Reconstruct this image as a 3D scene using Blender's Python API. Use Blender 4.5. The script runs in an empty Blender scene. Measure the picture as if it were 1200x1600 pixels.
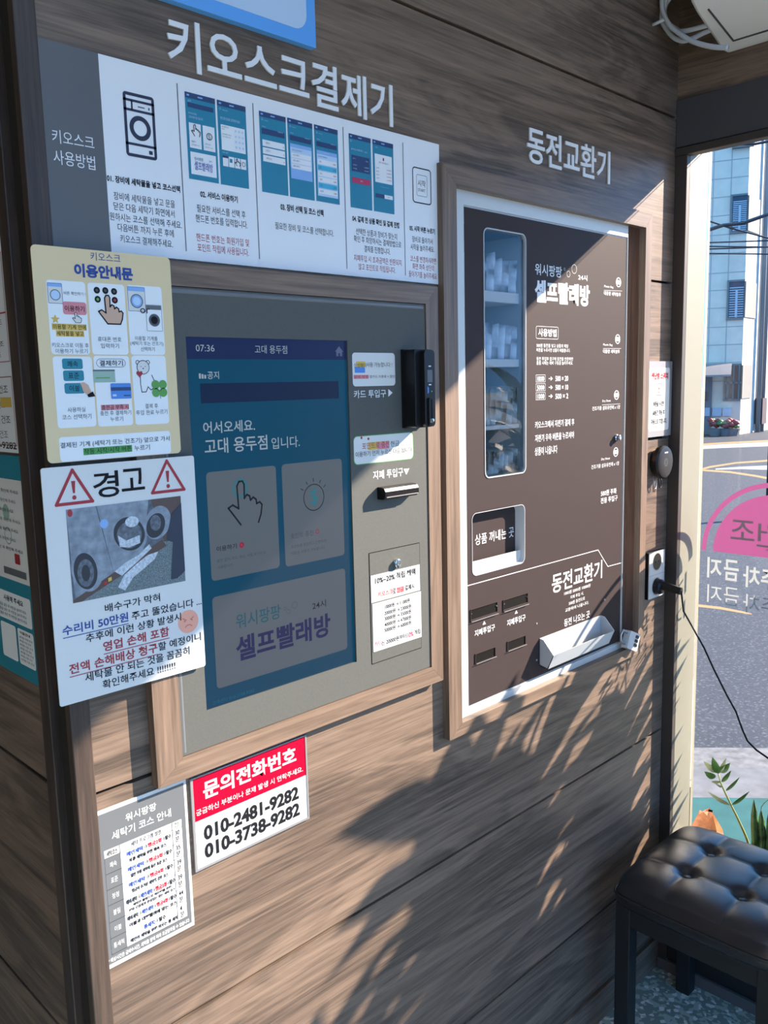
import bpy, math, random
from mathutils import Vector, Matrix
C = bpy.context.scene.collection
SC = bpy.context.scene

# ------------------------------------------------------------------ camera
CAM = Vector((0.0, -1.0155, 1.571))
FPX = 1337.4
RGT = Vector((0.7110, -0.7030, -0.0240)); UPV = Vector((0.1190, 0.0870, 0.9890))
FWD = Vector((0.6932, 0.7057, -0.1458)).normalized()
RGT = (RGT - FWD * RGT.dot(FWD)).normalized(); UPV = RGT.cross(FWD)
cam = bpy.data.cameras.new('camera'); cam_o = bpy.data.objects.new('camera', cam); C.objects.link(cam_o)
M = Matrix.Identity(4)
for i, ax_ in enumerate((RGT, UPV, -FWD)):
    for j in range(3): M[j][i] = ax_[j]
M.translation = CAM
cam_o.matrix_world = M
cam.sensor_fit = 'HORIZONTAL'; cam.sensor_width = 36.0; cam.lens = 36.0 * FPX / 1200.0
cam.clip_start = 0.02; cam.clip_end = 300
SC.camera = cam_o

# ------------------------------------------------------------------ light
SC.view_settings.view_transform = 'Standard'; SC.view_settings.look = 'None'
SC.view_settings.gamma = 1.0; SC.view_settings.use_curve_mapping = False
SC.view_settings.exposure = 0.0
w = bpy.data.worlds.new('sky'); SC.world = w; w.use_nodes = True
wn = w.node_tree.nodes['Background']
wn.inputs[0].default_value = (0.24, 0.70, 1.50, 1); wn.inputs[1].default_value = 1.95
SUN_TO = Vector((1.8, -1.0, 1.08)).normalized()
sl = bpy.data.lights.new('sun', 'SUN'); so = bpy.data.objects.new('sun', sl); C.objects.link(so)
sl.energy = 20.5; sl.color = (1.0, 0.84, 0.68); sl.angle = math.radians(0.55)
so.rotation_euler = SUN_TO.to_track_quat('Z', 'Y').to_euler(); so.location = (6, -5, 5)

# ------------------------------------------------------------------ projection of measured points onto real surfaces
def ray(px, py): return (FWD + RGT * ((px - 600) / FPX) + UPV * ((800 - py) / FPX))
class Plane:
    def __init__(s, o, u, v):
        s.o = Vector(o); s.u = Vector(u).normalized(); s.v = Vector(v).normalized(); s.n = s.u.cross(s.v)
    def px(s, x, y, d=0.0):
        r = ray(x, y); o = s.o + s.n * d
        p = CAM + r * ((o - CAM).dot(s.n) / r.dot(s.n)) - o
        return p.dot(s.u), p.dot(s.v)
    def w(s, u, v, d=0.0): return s.o + s.u * u + s.v * v + s.n * d
    def rect(s, pts, d=0.0):                                   # four corners TL TR BR BL -> u0 v0 u1 v1
        q = [s.px(x, y, d) for x, y in pts]
        return ((q[0][0] + q[3][0]) / 2, (q[2][1] + q[3][1]) / 2, (q[1][0] + q[2][0]) / 2, (q[0][1] + q[1][1]) / 2)
WALL = Plane((0, 0, 0), (1, 0, 0), (0, 0, 1))                  # main panelled wall, faces -Y
SIDE = Plane((0.433, 0, 0), (0, -1, 0), (0, 0, 1))             # left return of the wall, faces -X
RWAL = Plane((1.993, 0, 0), (0, -1, 0), (0, 0, 1))             # window wall, inner face
def az(px, py, z):
    r = ray(px, py); return CAM + r * ((z - CAM.z) / r.z)
def sc(pts, s, ox, oy): return [(x / s + ox, y / s + oy) for x, y in pts]

# ------------------------------------------------------------------ materials
MATS = {}
def _new(name):
    m = bpy.data.materials.new(name); m.use_nodes = True; MATS[name] = m
    return m, m.node_tree.nodes, m.node_tree.links, m.node_tree.nodes['Principled BSDF']
def lin(h):
    h = h.lstrip('#'); o = []
    for i in (0, 2, 4):
        c = int(h[i:i+2], 16) / 255; o.append(c / 12.92 if c <= .04045 else ((c + .055) / 1.055) ** 2.4)
    return tuple(o)
def mat(name, col, rough=0.5, metal=0.0, spec=0.5, emit=None, es=1.0, var=0.0, vs=40.0, bump=0.0):
    if name in MATS: return MATS[name]
    if isinstance(col, str): col = lin(col)
    m, N, L, b = _new(name)
    b.inputs['Base Color'].default_value = (*col, 1); b.inputs['Roughness'].default_value = rough
    b.inputs['Metallic'].default_value = metal; b.inputs['Specular IOR Level'].default_value = spec
    if emit is not None:
        b.inputs['Emission Color'].default_value = (*(lin(emit) if isinstance(emit, str) else emit), 1); b.inputs['Emission Strength'].default_value = es
    if var > 0 or bump > 0:
        tc = N.new('ShaderNodeTexCoord'); no = N.new('ShaderNodeTexNoise')
        no.inputs['Scale'].default_value = vs; no.inputs['Detail'].default_value = 5
        L.new(tc.outputs['Object'], no.inputs['Vector'])
        if var > 0:
            r = N.new('ShaderNodeValToRGB'); e = r.color_ramp.elements
            e[0].position = .3; e[1].position = .7
            e[0].color = (*[c * (1 - var) for c in col], 1); e[1].color = (*[min(1, c * (1 + var)) for c in col], 1)
            L.new(no.outputs['Fac'], r.inputs['Fac']); L.new(r.outputs['Color'], b.inputs['Base Color'])
        if bump > 0:
            bp = N.new('ShaderNodeBump'); bp.inputs['Strength'].default_value = bump; bp.inputs['Distance'].default_value = .002
            L.new(no.outputs['Fac'], bp.inputs['Height']); L.new(bp.outputs['Normal'], b.inputs['Normal'])
    return m
def wood(name, axis, dark, light, rough=0.42, seed=0.0, fig=1.0):
    """wood-grain laminate, the grain running along one axis"""
    m, N, L, b = _new(name)
    tc = N.new('ShaderNodeTexCoord')
    def mapped(along, across, off):
        mp = N.new('ShaderNodeMapping'); s = [across] * 3; s[axis] = along
        mp.inputs['Scale'].default_value = s; mp.inputs['Location'].default_value = (off + seed, off * .7 + seed, off * 1.3)
        L.new(tc.outputs['Object'], mp.inputs['Vector']); return mp.outputs['Vector']
    def noise(vec, sc_, det, dist):
        n = N.new('ShaderNodeTexNoise'); n.inputs['Scale'].default_value = sc_; n.inputs['Detail'].default_value = det
        n.inputs['Distortion'].default_value = dist; n.inputs['Roughness'].default_value = .6; L.new(vec, n.inputs['Vector']); return n.outputs['Fac']
    big = noise(mapped(1.1, 8.0 * fig, 0.0), 1.0, 4, 1.6)
    mid = noise(mapped(2.6, 130.0, 3.1), 1.0, 5, .6)
    fine = noise(mapped(11.0, 430.0, 7.7), 1.0, 3, .2)
    wv = N.new('ShaderNodeMath'); wv.operation = 'MULTIPLY_ADD'; wv.inputs[1].default_value = 26.0; wv.inputs[2].default_value = 0
    L.new(big, wv.inputs[0])
    sn = N.new('ShaderNodeMath'); sn.operation = 'SINE'; L.new(wv.outputs[0], sn.inputs[0])
    def comb(a, ka, c, kc):
        x = N.new('ShaderNodeMath'); x.operation = 'MULTIPLY'; x.inputs[1].default_value = ka; L.new(a, x.inputs[0])
        y = N.new('ShaderNodeMath'); y.operation = 'MULTIPLY_ADD'; y.inputs[1].default_value = kc
        L.new(c, y.inputs[0]); L.new(x.outputs[0], y.inputs[2]); return y.outputs[0]
    f = comb(sn.outputs[0], .085, big, .26); f = comb(f, 1.0, mid, .58); f = comb(f, 1.0, fine, .48)
    r = N.new('ShaderNodeValToRGB'); e = r.color_ramp.elements
    e[0].position = .42; e[1].position = .92; e[0].color = (*dark, 1); e[1].color = (*light, 1)
    L.new(f, r.inputs['Fac']); L.new(r.outputs['Color'], b.inputs['Base Color'])
    b.inputs['Roughness'].default_value = rough; b.inputs['Specular IOR Level'].default_value = .35
    bp = N.new('ShaderNodeBump'); bp.inputs['Strength'].default_value = .12; bp.inputs['Distance'].default_value = .001
    L.new(fine, bp.inputs['Height']); L.new(bp.outputs['Normal'], b.inputs['Normal'])
    return m
def glass(name, refl=0.06, tint=(1, 1, 1), rough=0.0):
    m = bpy.data.materials.new(name); m.use_nodes = True; MATS[name] = m
    N = m.node_tree.nodes; L = m.node_tree.links; N.clear()
    o = N.new('ShaderNodeOutputMaterial'); mx = N.new('ShaderNodeMixShader'); t = N.new('ShaderNodeBsdfTransparent'); g = N.new('ShaderNodeBsdfGlossy')
    fr = N.new('ShaderNodeFresnel'); fr.inputs['IOR'].default_value = 1.0 + refl * 6
    t.inputs['Color'].default_value = (*tint, 1); g.inputs['Roughness'].default_value = rough
    L.new(fr.outputs[0], mx.inputs['Fac']); L.new(t.outputs[0], mx.inputs[1]); L.new(g.outputs[0], mx.inputs[2]); L.new(mx.outputs[0], o.inputs[0])
    return m
WD, WL = (0.058, 0.043, 0.034), (0.235, 0.168, 0.124)
wood('wood_x', 0, WD, WL); wood('wood_z', 2, WD, WL, seed=4.2); wood('wood_y', 1, WD, WL, seed=9.1)
wood('frame_x', 0, (.10, .070, .052), (.235, .165, .120), seed=2.0, fig=3); wood('frame_z', 2, (.10, .070, .052), (.235, .165, .120), seed=6.0, fig=3)
wood('post_z', 2, (.030, .022, .018), (.090, .062, .048), seed=12.0); wood('reveal_z', 2, (.15, .082, .055), (.32, .185, .13), seed=15.0, fig=3)
mat('groove', (.012, .010, .009), .8)
mat('white_board', (.74, .77, .80), .35); mat('white_paper', (.64, .65, .64), .65, spec=.2); mat('white_vinyl', (.80, .82, .84), .4)
mat('letter_white', (.72, .75, .78), .45); mat('ink', (.012, .013, .016), .6, spec=.1); mat('ink_grey', (.11, .12, .13), .55); mat('ink_navy', (.012, .018, .05), .5)
mat('heading_grey', (.095, .097, .102), .4); mat('ink_red', (.34, .015, .018), .55); mat('ink_blue', (.012, .05, .26), .55); mat('ink_bright_red', (.36, .003, .02), .6, spec=.1)
mat('teal', (.008, .20, .32), .45); mat('navy', (.012, .045, .14), .45); mat('light_blue', (.22, .40, .72), .45); mat('cyan', (.05, .40, .60), .45); mat('brand_blue', (.01, .03, .38), .45)
mat('pale_blue', (.44, .60, .80), .5); mat('sky_blue', (.10, .36, .82), .4); mat('cream', (.68, .55, .32), .55); mat('cream_card', (.74, .78, .80), .55)
mat('magenta', (.42, .03, .10), .5); mat('yellow_hl', (.62, .42, .08), .55); mat('pink_btn', (.62, .22, .25), .55); mat('green_hl', (.07, .30, .07), .55); mat('teal_btn', (.01, .20, .28), .5)
mat('skin_print', (.55, .36, .26), .55); mat('banknote', (.28, .42, .36), .55); mat('card_blue', (.06, .22, .62), .5); mat('dot_dark', (.05, .055, .06), .5)
mat('clover', (.09, .30, .06), .5); mat('salmon', (.78, .36, .26), .55); mat('salmon_dark', (.55, .14, .10), .55); mat('sign_red', (.50, .0, .022), .55, spec=.1); mat('warn_red', (.33, .02, .03), .55)
mat('kiosk_grey', (.090, .094, .088), .6, spec=.2, var=.05, vs=300); mat('kiosk_edge', (.17, .18, .19), .35, .3); mat('black_plastic', (.009, .009, .010), .32, spec=.3); mat('black_matte', (.008, .008, .009), .3, spec=.22); mat('case_grey', (.13, .14, .15), .5)
mat('chrome', (.70, .71, .73), .15, 1.0); mat('steel', (.48, .50, .52), .35, .7); mat('machine_white', (.56, .58, .57), .35); mat('tray_white', (.44, .47, .50), .35)
mat('machine_brown', (.045, .0335, .033), .55, spec=.1, var=.04, vs=500); mat('cavity', (.004, .004, .004), .7, spec=.1); mat('shelf', (.62, .62, .60), .45)
mat('packet', (.70, .74, .80), .3, var=.16, vs=70); mat('packet_grey', (.66, .66, .64), .35, var=.2, vs=110)
mat('jamb_beige', (.205, .20, .155), .5); mat('header_grey', (.055, .056, .062), .5); mat('trim_dark', (.045, .036, .032), .5); mat('ac_white', (.78, .79, .78), .45); mat('ac_gap', (.05, .05, .055), .6)
mat('hose_white', (.55, .60, .66), .4); mat('padlock_white', (.55, .58, .60), .4); mat('metal_grey', (.30, .30, .31), .4, .4)
mat('leather', (.012, .013, .016), .33, spec=.6, bump=.10, vs=420); mat('piping', (.014, .014, .016), .4); mat('stool_black', (.010, .011, .013), .45); mat('thread', (.06, .06, .065), .6)
mat('low_wall', (.012, .013, .015), .6); mat('kick_strip', (.10, .105, .11), .5); mat('ceiling_white', (.78, .79, .80), .7); mat('room_wall', (.50, .52, .54), .6)
mat('leaf_green', (.06, .15, .035), .35, var=.3, vs=30); mat('leaf_pale', (.34, .38, .20), .35); mat('leaf_snake', (.05, .12, .04), .35, var=.7, vs=45); mat('stem', (.20, .24, .07), .5)
mat('terracotta', (.50, .17, .05), .6, var=.3, vs=60); mat('pot_dark', (.04, .04, .042), .5); mat('soil', (.03, .022, .015), .9)
mat('pink_decal', (.80, .17, .38), .4); mat('decal_white', (.62, .66, .66), .5)
mat('concrete_tile', (.74, .54, .39), .7, var=.08, vs=3); mat('tile_joint', (.42, .34, .28), .8); mat('white_wall', (.50, .48, .44), .7, var=.05, vs=2); mat('win_dark', (.015, .025, .04), .15)
mat('reveal_grey', (.17, .16, .14), .7); mat('bar_white', (.40, .42, .44), .4); mat('canopy_tan', (.20, .17, .15), .5); mat('door_grey', (.14, .14, .145), .6); mat('pipe_grey', (.22, .22, .22), .5)
mat('meter_box', (.05, .03, .035), .6); mat('wire', (.02, .022, .026), .5); mat('planter_grey', (.16, .15, .14), .7); mat('flower_red', (.28, .04, .04), .6); mat('asphalt_mark', (.28, .28, .27), .7)
mat('road_yellow', (.30, .17, .05), .7); mat('pavement', (.115, .115, .115), .85, var=.25, vs=14); mat('kerb_stone', (.125, .12, .115), .85, var=.4, vs=22, bump=.5); mat('green_paint', (.012, .080, .068), .6, var=.18, vs=12)
def speckle(name, a, b_, c_, scale, rough):
    m, N, L, b = _new(name)
    tc = N.new('ShaderNodeTexCoord'); v = N.new('ShaderNodeTexVoronoi'); v.inputs['Scale'].default_value = scale; L.new(tc.outputs['Object'], v.inputs['Vector'])
    r = N.new('ShaderNodeValToRGB'); e = r.color_ramp.elements; r.color_ramp.interpolation = 'CONSTANT'
    e[0].position = 0; e[0].color = (*a, 1); e[1].position = .55; e[1].color = (*b_, 1); k = e.new(.88); k.color = (*c_, 1)
    sp = N.new('ShaderNodeSeparateColor'); L.new(v.outputs['Color'], sp.inputs[0]); L.new(sp.outputs[0], r.inputs['Fac'])
    L.new(r.outputs['Color'], b.inputs['Base Color']); b.inputs['Roughness'].default_value = rough
    return m
speckle('terrazzo', (.22, .29, .26), (.44, .53, .47), (.80, .82, .78), 105, .45)
speckle('asphalt', (.015, .019, .026), (.023, .028, .036), (.06, .067, .077), 90, .8)
glass('pane_glass', .05); glass('case_glass', .07)
# lit display: what the screen gives off
def disp(name, hexc, rough=.2): return mat(name, (.004, .004, .0045), .3, spec=.25, emit=hexc, es=1.0)
disp('d_teal', '#003e5c'); disp('d_navy', '#141f4a'); disp('d_bar', '#0b1d3e'); disp('d_card', '#535d69'); disp('d_text', '#8b9baa'); disp('d_ink', '#10161d'); disp('d_grey', '#39424c')
disp('d_ring', '#1c6f80'); disp('d_red', '#8e1636'); disp('d_brandteal', '#174f62'); disp('d_brandnavy', '#1a2050'); disp('d_home', '#4a5878'); disp('d_foot', '#1d5f7c')
mat('fill_glow', (.8, .8, .8), .6, emit=(.62, .86, 1.20), es=5.0)  # glow of the added fill panel
mat('led_green', (.02, .3, .1), .3, emit=(.05, .9, .3), es=1.0)

# ------------------------------------------------------------------ mesh builder
_txt = {}
def raw_glyphs(s, off):
    c = bpy.data.curves.new('tmp', 'FONT'); c.body = s; c.resolution_u = 3; c.offset = off
    o = bpy.data.objects.new('tmp', c); me = bpy.data.meshes.new_from_object(o)
    V = [(v.co.x, v.co.y) for v in me.vertices]; F = [list(p.vertices) for p in me.polygons]
    bpy.data.objects.remove(o); bpy.data.curves.remove(c); bpy.data.meshes.remove(me)
    return V, F
def glyphs(s, off):
    k = (s, off)
    if k in _txt: return _txt[k]
    V, F = raw_glyphs(s, off)
    if V:
        x0 = min(v[0] for v in V); x1 = max(v[0] for v in V); y0 = min(v[1] for v in V); y1 = max(v[1] for v in V)
        V = [((x - x0) / max(1e-6, x1 - x0), (y - y0) / max(1e-6, y1 - y0)) for x, y in V]
    _txt[k] = (V, F); return _txt[k]
def circ(cu, cv, ru, rv=None, n=28, a0=0, a1=360):
    rv = ru if rv is None else rv
    full = abs(a1 - a0) >= 360
    return [(cu + ru * math.cos(math.radians(a0 + (a1 - a0) * i / n)), cv + rv * math.sin(math.radians(a0 + (a1 - a0) * i / n))) for i in range(n if full else n + 1)]
def rr(u0, v0, u1, v1, r, n=5):
    P = []
    for cx, cy, a in ((u1 - r, v0 + r, -90), (u1 - r, v1 - r, 0), (u0 + r, v1 - r, 90), (u0 + r, v0 + r, 180)):
        for i in range(n + 1):
            t = math.radians(a + 90 * i / n); P.append((cx + r * math.cos(t), cy + r * math.sin(t)))
    return P
class MB:
    def __init__(s): s.v = []; s.f = []; s.m = []; s.mats = []
    def _mi(s, m):
        if m not in s.mats: s.mats.append(m)
        return s.mats.index(m)
    def add(s, vs, fs, m):
        b = len(s.v); s.v += [Vector(v) for v in vs]; k = s._mi(m)
        for f in fs: s.f.append([b + i for i in f]); s.m.append(k)
        return s
    def poly(s, pl, uv, d, m): return s.add([pl.w(u, v, d) for u, v in uv], [list(range(len(uv)))], m)
    def rect(s, pl, r, d, m): u0, v0, u1, v1 = r; return s.poly(pl, [(u0, v0), (u1, v0), (u1, v1), (u0, v1)], d, m)
    def rrect(s, pl, r, rad, d, m): return s.poly(pl, rr(*r, rad), d, m)
    def slab(s, pl, uv, d0, d1, m, ms=None):                   # prism from depth d0 (back) to d1 (front)
        n = len(uv)
        s.add([pl.w(u, v, d1) for u, v in uv], [list(range(n))], m)
        s.add([pl.w(u, v, d0) for u, v in uv], [list(range(n))[::-1]], ms or m)
        s.add([pl.w(u, v, d0) for u, v in uv] + [pl.w(u, v, d1) for u, v in uv], [[i, (i + 1) % n, n + (i + 1) % n, n + i] for i in range(n)], ms or m)
        return s
    def slabr(s, pl, r, d0, d1, m, ms=None): u0, v0, u1, v1 = r; return s.slab(pl, [(u0, v0), (u1, v0), (u1, v1), (u0, v1)], d0, d1, m, ms)
    def loop(s, pl, outer, inner, d0, d1, m):                  # frame between two matching outlines
        n = len(outer)
        A = [pl.w(u, v, d1) for u, v in outer]; B = [pl.w(u, v, d1) for u, v in inner]
        s.add(A + B, [[i, (i + 1) % n, n + (i + 1) % n, n + i] for i in range(n)], m)
        if d0 is not None:
            A0 = [pl.w(u, v, d0) for u, v in outer]; B0 = [pl.w(u, v, d0) for u, v in inner]
            s.add(A0 + A, [[i, (i + 1) % n, n + (i + 1) % n, n + i] for i in range(n)], m)
            s.add(B0 + B, [[n + i, n + (i + 1) % n, (i + 1) % n, i] for i in range(n)], m)
            s.add(A0 + B0, [[n + i, n + (i + 1) % n, (i + 1) % n, i] for i in range(n)], m)
        return s
    def ring(s, pl, cu, cv, r0, r1, d, m, n=28, a0=0, a1=360):
        A = circ(cu, cv, r1, n=n, a0=a0, a1=a1); B = circ(cu, cv, r0, n=n, a0=a0, a1=a1); k = len(A)
        full = abs(a1 - a0) >= 360
        return s.add([pl.w(u, v, d) for u, v in A + B], [[i, (i + 1) % k, k + (i + 1) % k, k + i] for i in range(k if full else k - 1)], m)
    def disc(s, pl, cu, cv, r, d, m, n=24): return s.poly(pl, circ(cu, cv, r, n=n), d, m)
    def outline(s, pl, r, rad, wd, d, m):
        u0, v0, u1, v1 = r
        return s.loop(pl, rr(u0, v0, u1, v1, rad), rr(u0 + wd, v0 + wd, u1 - wd, v1 - wd, max(1e-5, rad - wd)), None, d, m)
    def line(s, pl, P, wd, d, m, closed=False):
        P = [Vector(p) for p in P]; n = len(P); h = wd / 2
        for i in range(n if closed else n - 1):
            a, b = P[i], P[(i + 1) % n]; t = (b - a)
            if t.length < 1e-7: continue
            t.normalize(); q = Vector((-t.y, t.x)) * h; e = t * h * .8
            s.poly(pl, [tuple(a - e - q), tuple(b + e - q), tuple(b + e + q), tuple(a - e + q)], d + i * 2e-6, m)
        return s
    def box(s, a, b, m):
        x0, y0, z0 = [min(p, q) for p, q in zip(a, b)]; x1, y1, z1 = [max(p, q) for p, q in zip(a, b)]
        V = [(x0, y0, z0), (x1, y0, z0), (x1, y1, z0), (x0, y1, z0), (x0, y0, z1), (x1, y0, z1), (x1, y1, z1), (x0, y1, z1)]
        return s.add(V, [[0, 3, 2, 1], [4, 5, 6, 7], [0, 1, 5, 4], [1, 2, 6, 5], [2, 3, 7, 6], [3, 0, 4, 7]], m)
    def tube(s, P, r, m, n=10, closed=False, taper=None):
        P = [Vector(p) for p in P]; K = len(P); base = []
        up = Vector((0.13, 0.21, 1)).normalized(); prev = None; V = []; F = []
        for i in range(K):
            a = P[(i - 1) % K] if (closed or i > 0) else P[i]; b = P[(i + 1) % K] if (closed or i < K - 1) else P[i]
            t = (b - a).normalized()
            x = (prev - t * prev.dot(t)) if prev is not None else t.cross(up)
            if x.length < 1e-6: x = t.orthogonal()
            x.normalize(); y = t.cross(x); prev = x
            rad = r if taper is None else r + (taper - r) * i / max(1, K - 1)
            V += [P[i] + x * (rad * math.cos(2 * math.pi * k / n)) + y * (rad * math.sin(2 * math.pi * k / n)) for k in range(n)]
        for i in range(K if closed else K - 1):
            j = (i + 1) % K
            F += [[i * n + k, i * n + (k + 1) % n, j * n + (k + 1) % n, j * n + k] for k in range(n)]
        if not closed: F += [list(range(n))[::-1], [(K - 1) * n + k for k in range(n)]]
        return s.add(V, F, m)
    def lathe(s, o, axis, prof, m, n=28):                      # prof: (radius, distance along axis)
        o = Vector(o); a = Vector(axis).normalized(); x = a.orthogonal().normalized(); y = a.cross(x); V = []; F = []
        for r, h in prof: V += [o + a * h + x * (r * math.cos(2 * math.pi * k / n)) + y * (r * math.sin(2 * math.pi * k / n)) for k in range(n)]
        for i in range(len(prof) - 1): F += [[i * n + k, i * n + (k + 1) % n, (i + 1) * n + (k + 1) % n, (i + 1) * n + k] for k in range(n)]
        F += [list(range(n))[::-1], [(len(prof) - 1) * n + k for k in range(n)]]
        return s.add(V, F, m)
    def text(s, pl, st, r, d, m, bold=0.0, thick=0.0, flip=False):
        V, F = glyphs(st, bold); u0, v0, u1, v1 = r
        uv = [((u1 - (u1 - u0) * x) if flip else (u0 + (u1 - u0) * x), v0 + (v1 - v0) * y) for x, y in V]
        s.add([pl.w(u, v, d + thick) for u, v in uv], F, m)
        if thick:
            E = {}
            for f in F:
                for i in range(len(f)):
                    e = (f[i], f[(i + 1) % len(f)]); k = (min(e), max(e)); E[k] = None if k in E else e
            ed = [e for e in E.values() if e]; n = len(uv)
            s.add([pl.w(u, v, d) for u, v in uv] + [pl.w(u, v, d + thick) for u, v in uv], [[a, b, n + b, n + a] for a, b in ed], m)
        return s
    def tpx(s, pl, st, a, b, h, m, d=0.0, lay=0.0002, bold=0.0, flip=False):   # middle-left and middle-right of the line as measured, height in the photo's pixels
        ua, va = pl.px(*a, d); ub, vb = pl.px(*b, d); mx, my = (a[0] + b[0]) / 2, (a[1] + b[1]) / 2
        hh = abs(pl.px(mx, my - h / 2, d)[1] - pl.px(mx, my + h / 2, d)[1]); vm = (va + vb) / 2
        return s.text(pl, st, (ua, vm - hh / 2, ub, vm + hh / 2), d + lay, m, bold, flip=flip)
    def build(s, name, parent=None, smooth=False, bevel=0.0, auto=None, sub=0):
        org = parent_origin(parent) if parent is not None else (sum(s.v, Vector()) / max(1, len(s.v)))
        me = bpy.data.meshes.new(name); me.from_pydata([tuple(v - org) for v in s.v], [], s.f)
        for m in s.mats: me.materials.append(MATS[m])
        me.polygons.foreach_set('material_index', s.m)
        if smooth: me.polygons.foreach_set('use_smooth', [True] * len(me.polygons))
        me.update()
        o = bpy.data.objects.new(name, me); C.objects.link(o)
        if parent is not None: o.parent = parent
        else: o.location = org
        o['_org'] = tuple(org)
        if bevel:
            b = o.modifiers.new('bevel', 'BEVEL'); b.width = bevel; b.segments = 2; b.limit_method = 'ANGLE'; b.angle_limit = math.radians(40)
        if sub:
            q = o.modifiers.new('subd', 'SUBSURF'); q.levels = sub; q.render_levels = sub
        if auto: smooth_by_angle(me, auto)
        return o
def smooth_by_angle(me, deg):
    me.polygons.foreach_set('use_smooth', [True] * len(me.polygons))
    try: me.set_sharp_from_angle(angle=math.radians(deg))
    except Exception: pass
def parent_origin(p): return Vector(p['_org'])
def tag(o, label, cat, group=None, kind=None):
    o['label'] = label; o['category'] = cat
    if group: o['group'] = group
    if kind: o['kind'] = kind
    return o
def thing(name, label, cat, loc, group=None):
    o = bpy.data.objects.new(name, None); C.objects.link(o); o.location = loc; o['_org'] = tuple(loc); o.empty_display_size = .05
    return tag(o, label, cat, group)
def struct(o): o['kind'] = 'structure'; return o

# ================================================================== the room
XR = 1.993; YB = -2.75; ZC = 2.75; XL = -1.5
b = MB(); b.box((XL, YB, -.06), (XR + .13, 1.6, 0), 'terrazzo'); struct(b.build('floor'))
b = MB(); b.box((XL, YB, ZC), (XR + .25, 1.6, ZC + .08), 'ceiling_white'); struct(b.build('ceiling'))
# added fill panel, out of view, brightening the shaded corner and floor
t = thing('fill_panel', 'added fill panel on the ceiling, out of view, brightening the shade by the kiosk wall', 'fill light', (.7, -1.5, ZC))
b = MB(); b.box((.0, -1.68, ZC - .025), (1.4, -1.32, ZC - .0005), 'machine_white'); b.build('housing', t, bevel=.002)
b = MB(); b.box((.02, -1.66, ZC - .028), (1.38, -1.34, ZC - .0252), 'fill_glow'); b.build('fill_emitter', t)
# main wall: planks with a real gap between them, an opening where the change machine sits
GR = [.085, .292, .672, 1.055, 1.43, 1.798, 2.175, 2.555, 2.745]
HX0, HX1, HZ0, HZ1 = 1.168, 1.866, .930, 1.926
b = MB()
for z0, z1 in zip(GR[:-1], GR[1:]):
    a0, a1 = z0 + .0028, z1 - .0028; x0, x1 = .46, XR
    if a1 <= HZ0 or a0 >= HZ1: P = [[(x0, a0), (x1, a0), (x1, a1), (x0, a1)]]
    elif a0 >= HZ0 and a1 <= HZ1: P = [[(x0, a0), (HX0, a0), (HX0, a1), (x0, a1)], [(HX1, a0), (x1, a0), (x1, a1), (HX1, a1)]]
    elif a0 < HZ0: P = [[(x0, a0), (x1, a0), (x1, a1), (HX1, a1), (HX1, HZ0), (HX0, HZ0), (HX0, a1), (x0, a1)]]
    else: P = [[(x0, a0), (HX0, a0), (HX0, HZ1), (HX1, HZ1), (HX1, a0), (x1, a0), (x1, a1), (x0, a1)]]
    for p in P: b.slab(WALL, p, -.018, 0, 'wood_x')
for x0, x1, z0, z1 in ((.44, HX0, 0, ZC), (HX1, XR, 0, ZC), (HX0, HX1, 0, HZ0), (HX0, HX1, HZ1, ZC)): b.box((x0, .018, z0), (x1, .06, z1), 'groove')
struct(b.build('wall_back', bevel=.0012))
b = MB(); b.box((.46, -.006, 0), (XR, .03, .082), 'wood_x'); struct(b.build('baseboard_back', bevel=.002))
b = MB(); b.box((.433, -.005, 0), (.4595, .010, ZC), 'post_z'); struct(b.build('trim_1', bevel=.0015))
# return of the wall to the left
b = MB(); b.box((.442, .010, 0), (.46, 1.5, ZC), 'groove')
for z0, z1 in zip(GR[:-1], GR[1:]): b.box((.433, .074, z0 + .003), (.4425, 1.5, z1 - .003), 'wood_y')
struct(b.build('wall_left', bevel=.0012))
b = MB(); b.box((.428, .046, 0), (.4425, .0735, ZC), 'post_z'); struct(b.build('trim_2', bevel=.0015))
b = MB(); b.box((XL - .08, 1.5, -.05), (.46, 1.58, ZC + .03), 'wood_x'); struct(b.build('wall_far'))
b = MB(); b.box((XL - .08, YB, -.05), (XL, 1.4995, ZC + .03), 'wood_y'); struct(b.build('wall_side'))
# window wall
b = MB()
b.box((XR, YB, 2.215), (XR + .10, 0, ZC), 'wood_y'); b.box((XR, .0, 0), (XR + .13, 1.58, ZC), 'room_wall')
b.box((XR + .03, YB, 2.125), (XR + .10, 0, 2.215), 'header_grey')
struct(b.build('wall_right'))
b = MB(); b.box((XR - .004, -2.75, 2.108), (XR + .03, -.0005, 2.2145), 'header_grey'); b.box((XR - .008, -2.75, 2.089), (XR + .022, -.0005, 2.106), 'trim_dark'); struct(b.build('trim_3', bevel=.0015))
b = MB(); b.box((XR, -2.75, 0), (XR + .11, -.0305, .35), 'low_wall'); b.box((XR - .012, -2.75, 0), (XR - .0002, -.007, .03), 'kick_strip'); struct(b.build('trim_4', bevel=.002))
b = MB(); b.box((XR - .004, -.030, .03), (XR + .012, -.0003, 2.089), 'trim_dark'); struct(b.build('trim_5', bevel=.0012))
win = MB(); win.box((XR + .0125, -.030, .35), (XR + .125, -.0003, 2.125), 'jamb_beige')
win.box((XR + .08, -1.34, .35), (XR + .125, -1.30, 2.125), 'jamb_beige'); win.box((XR + .08, -2.75, .35), (XR + .125, -2.71, 2.125), 'jamb_beige')
wo = struct(win.build('window_1'))
g = MB(); g.box((XR + .106, -2.71, .35), (XR + .110, -.0305, 2.125), 'pane_glass'); g.build('pane', wo)

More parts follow.
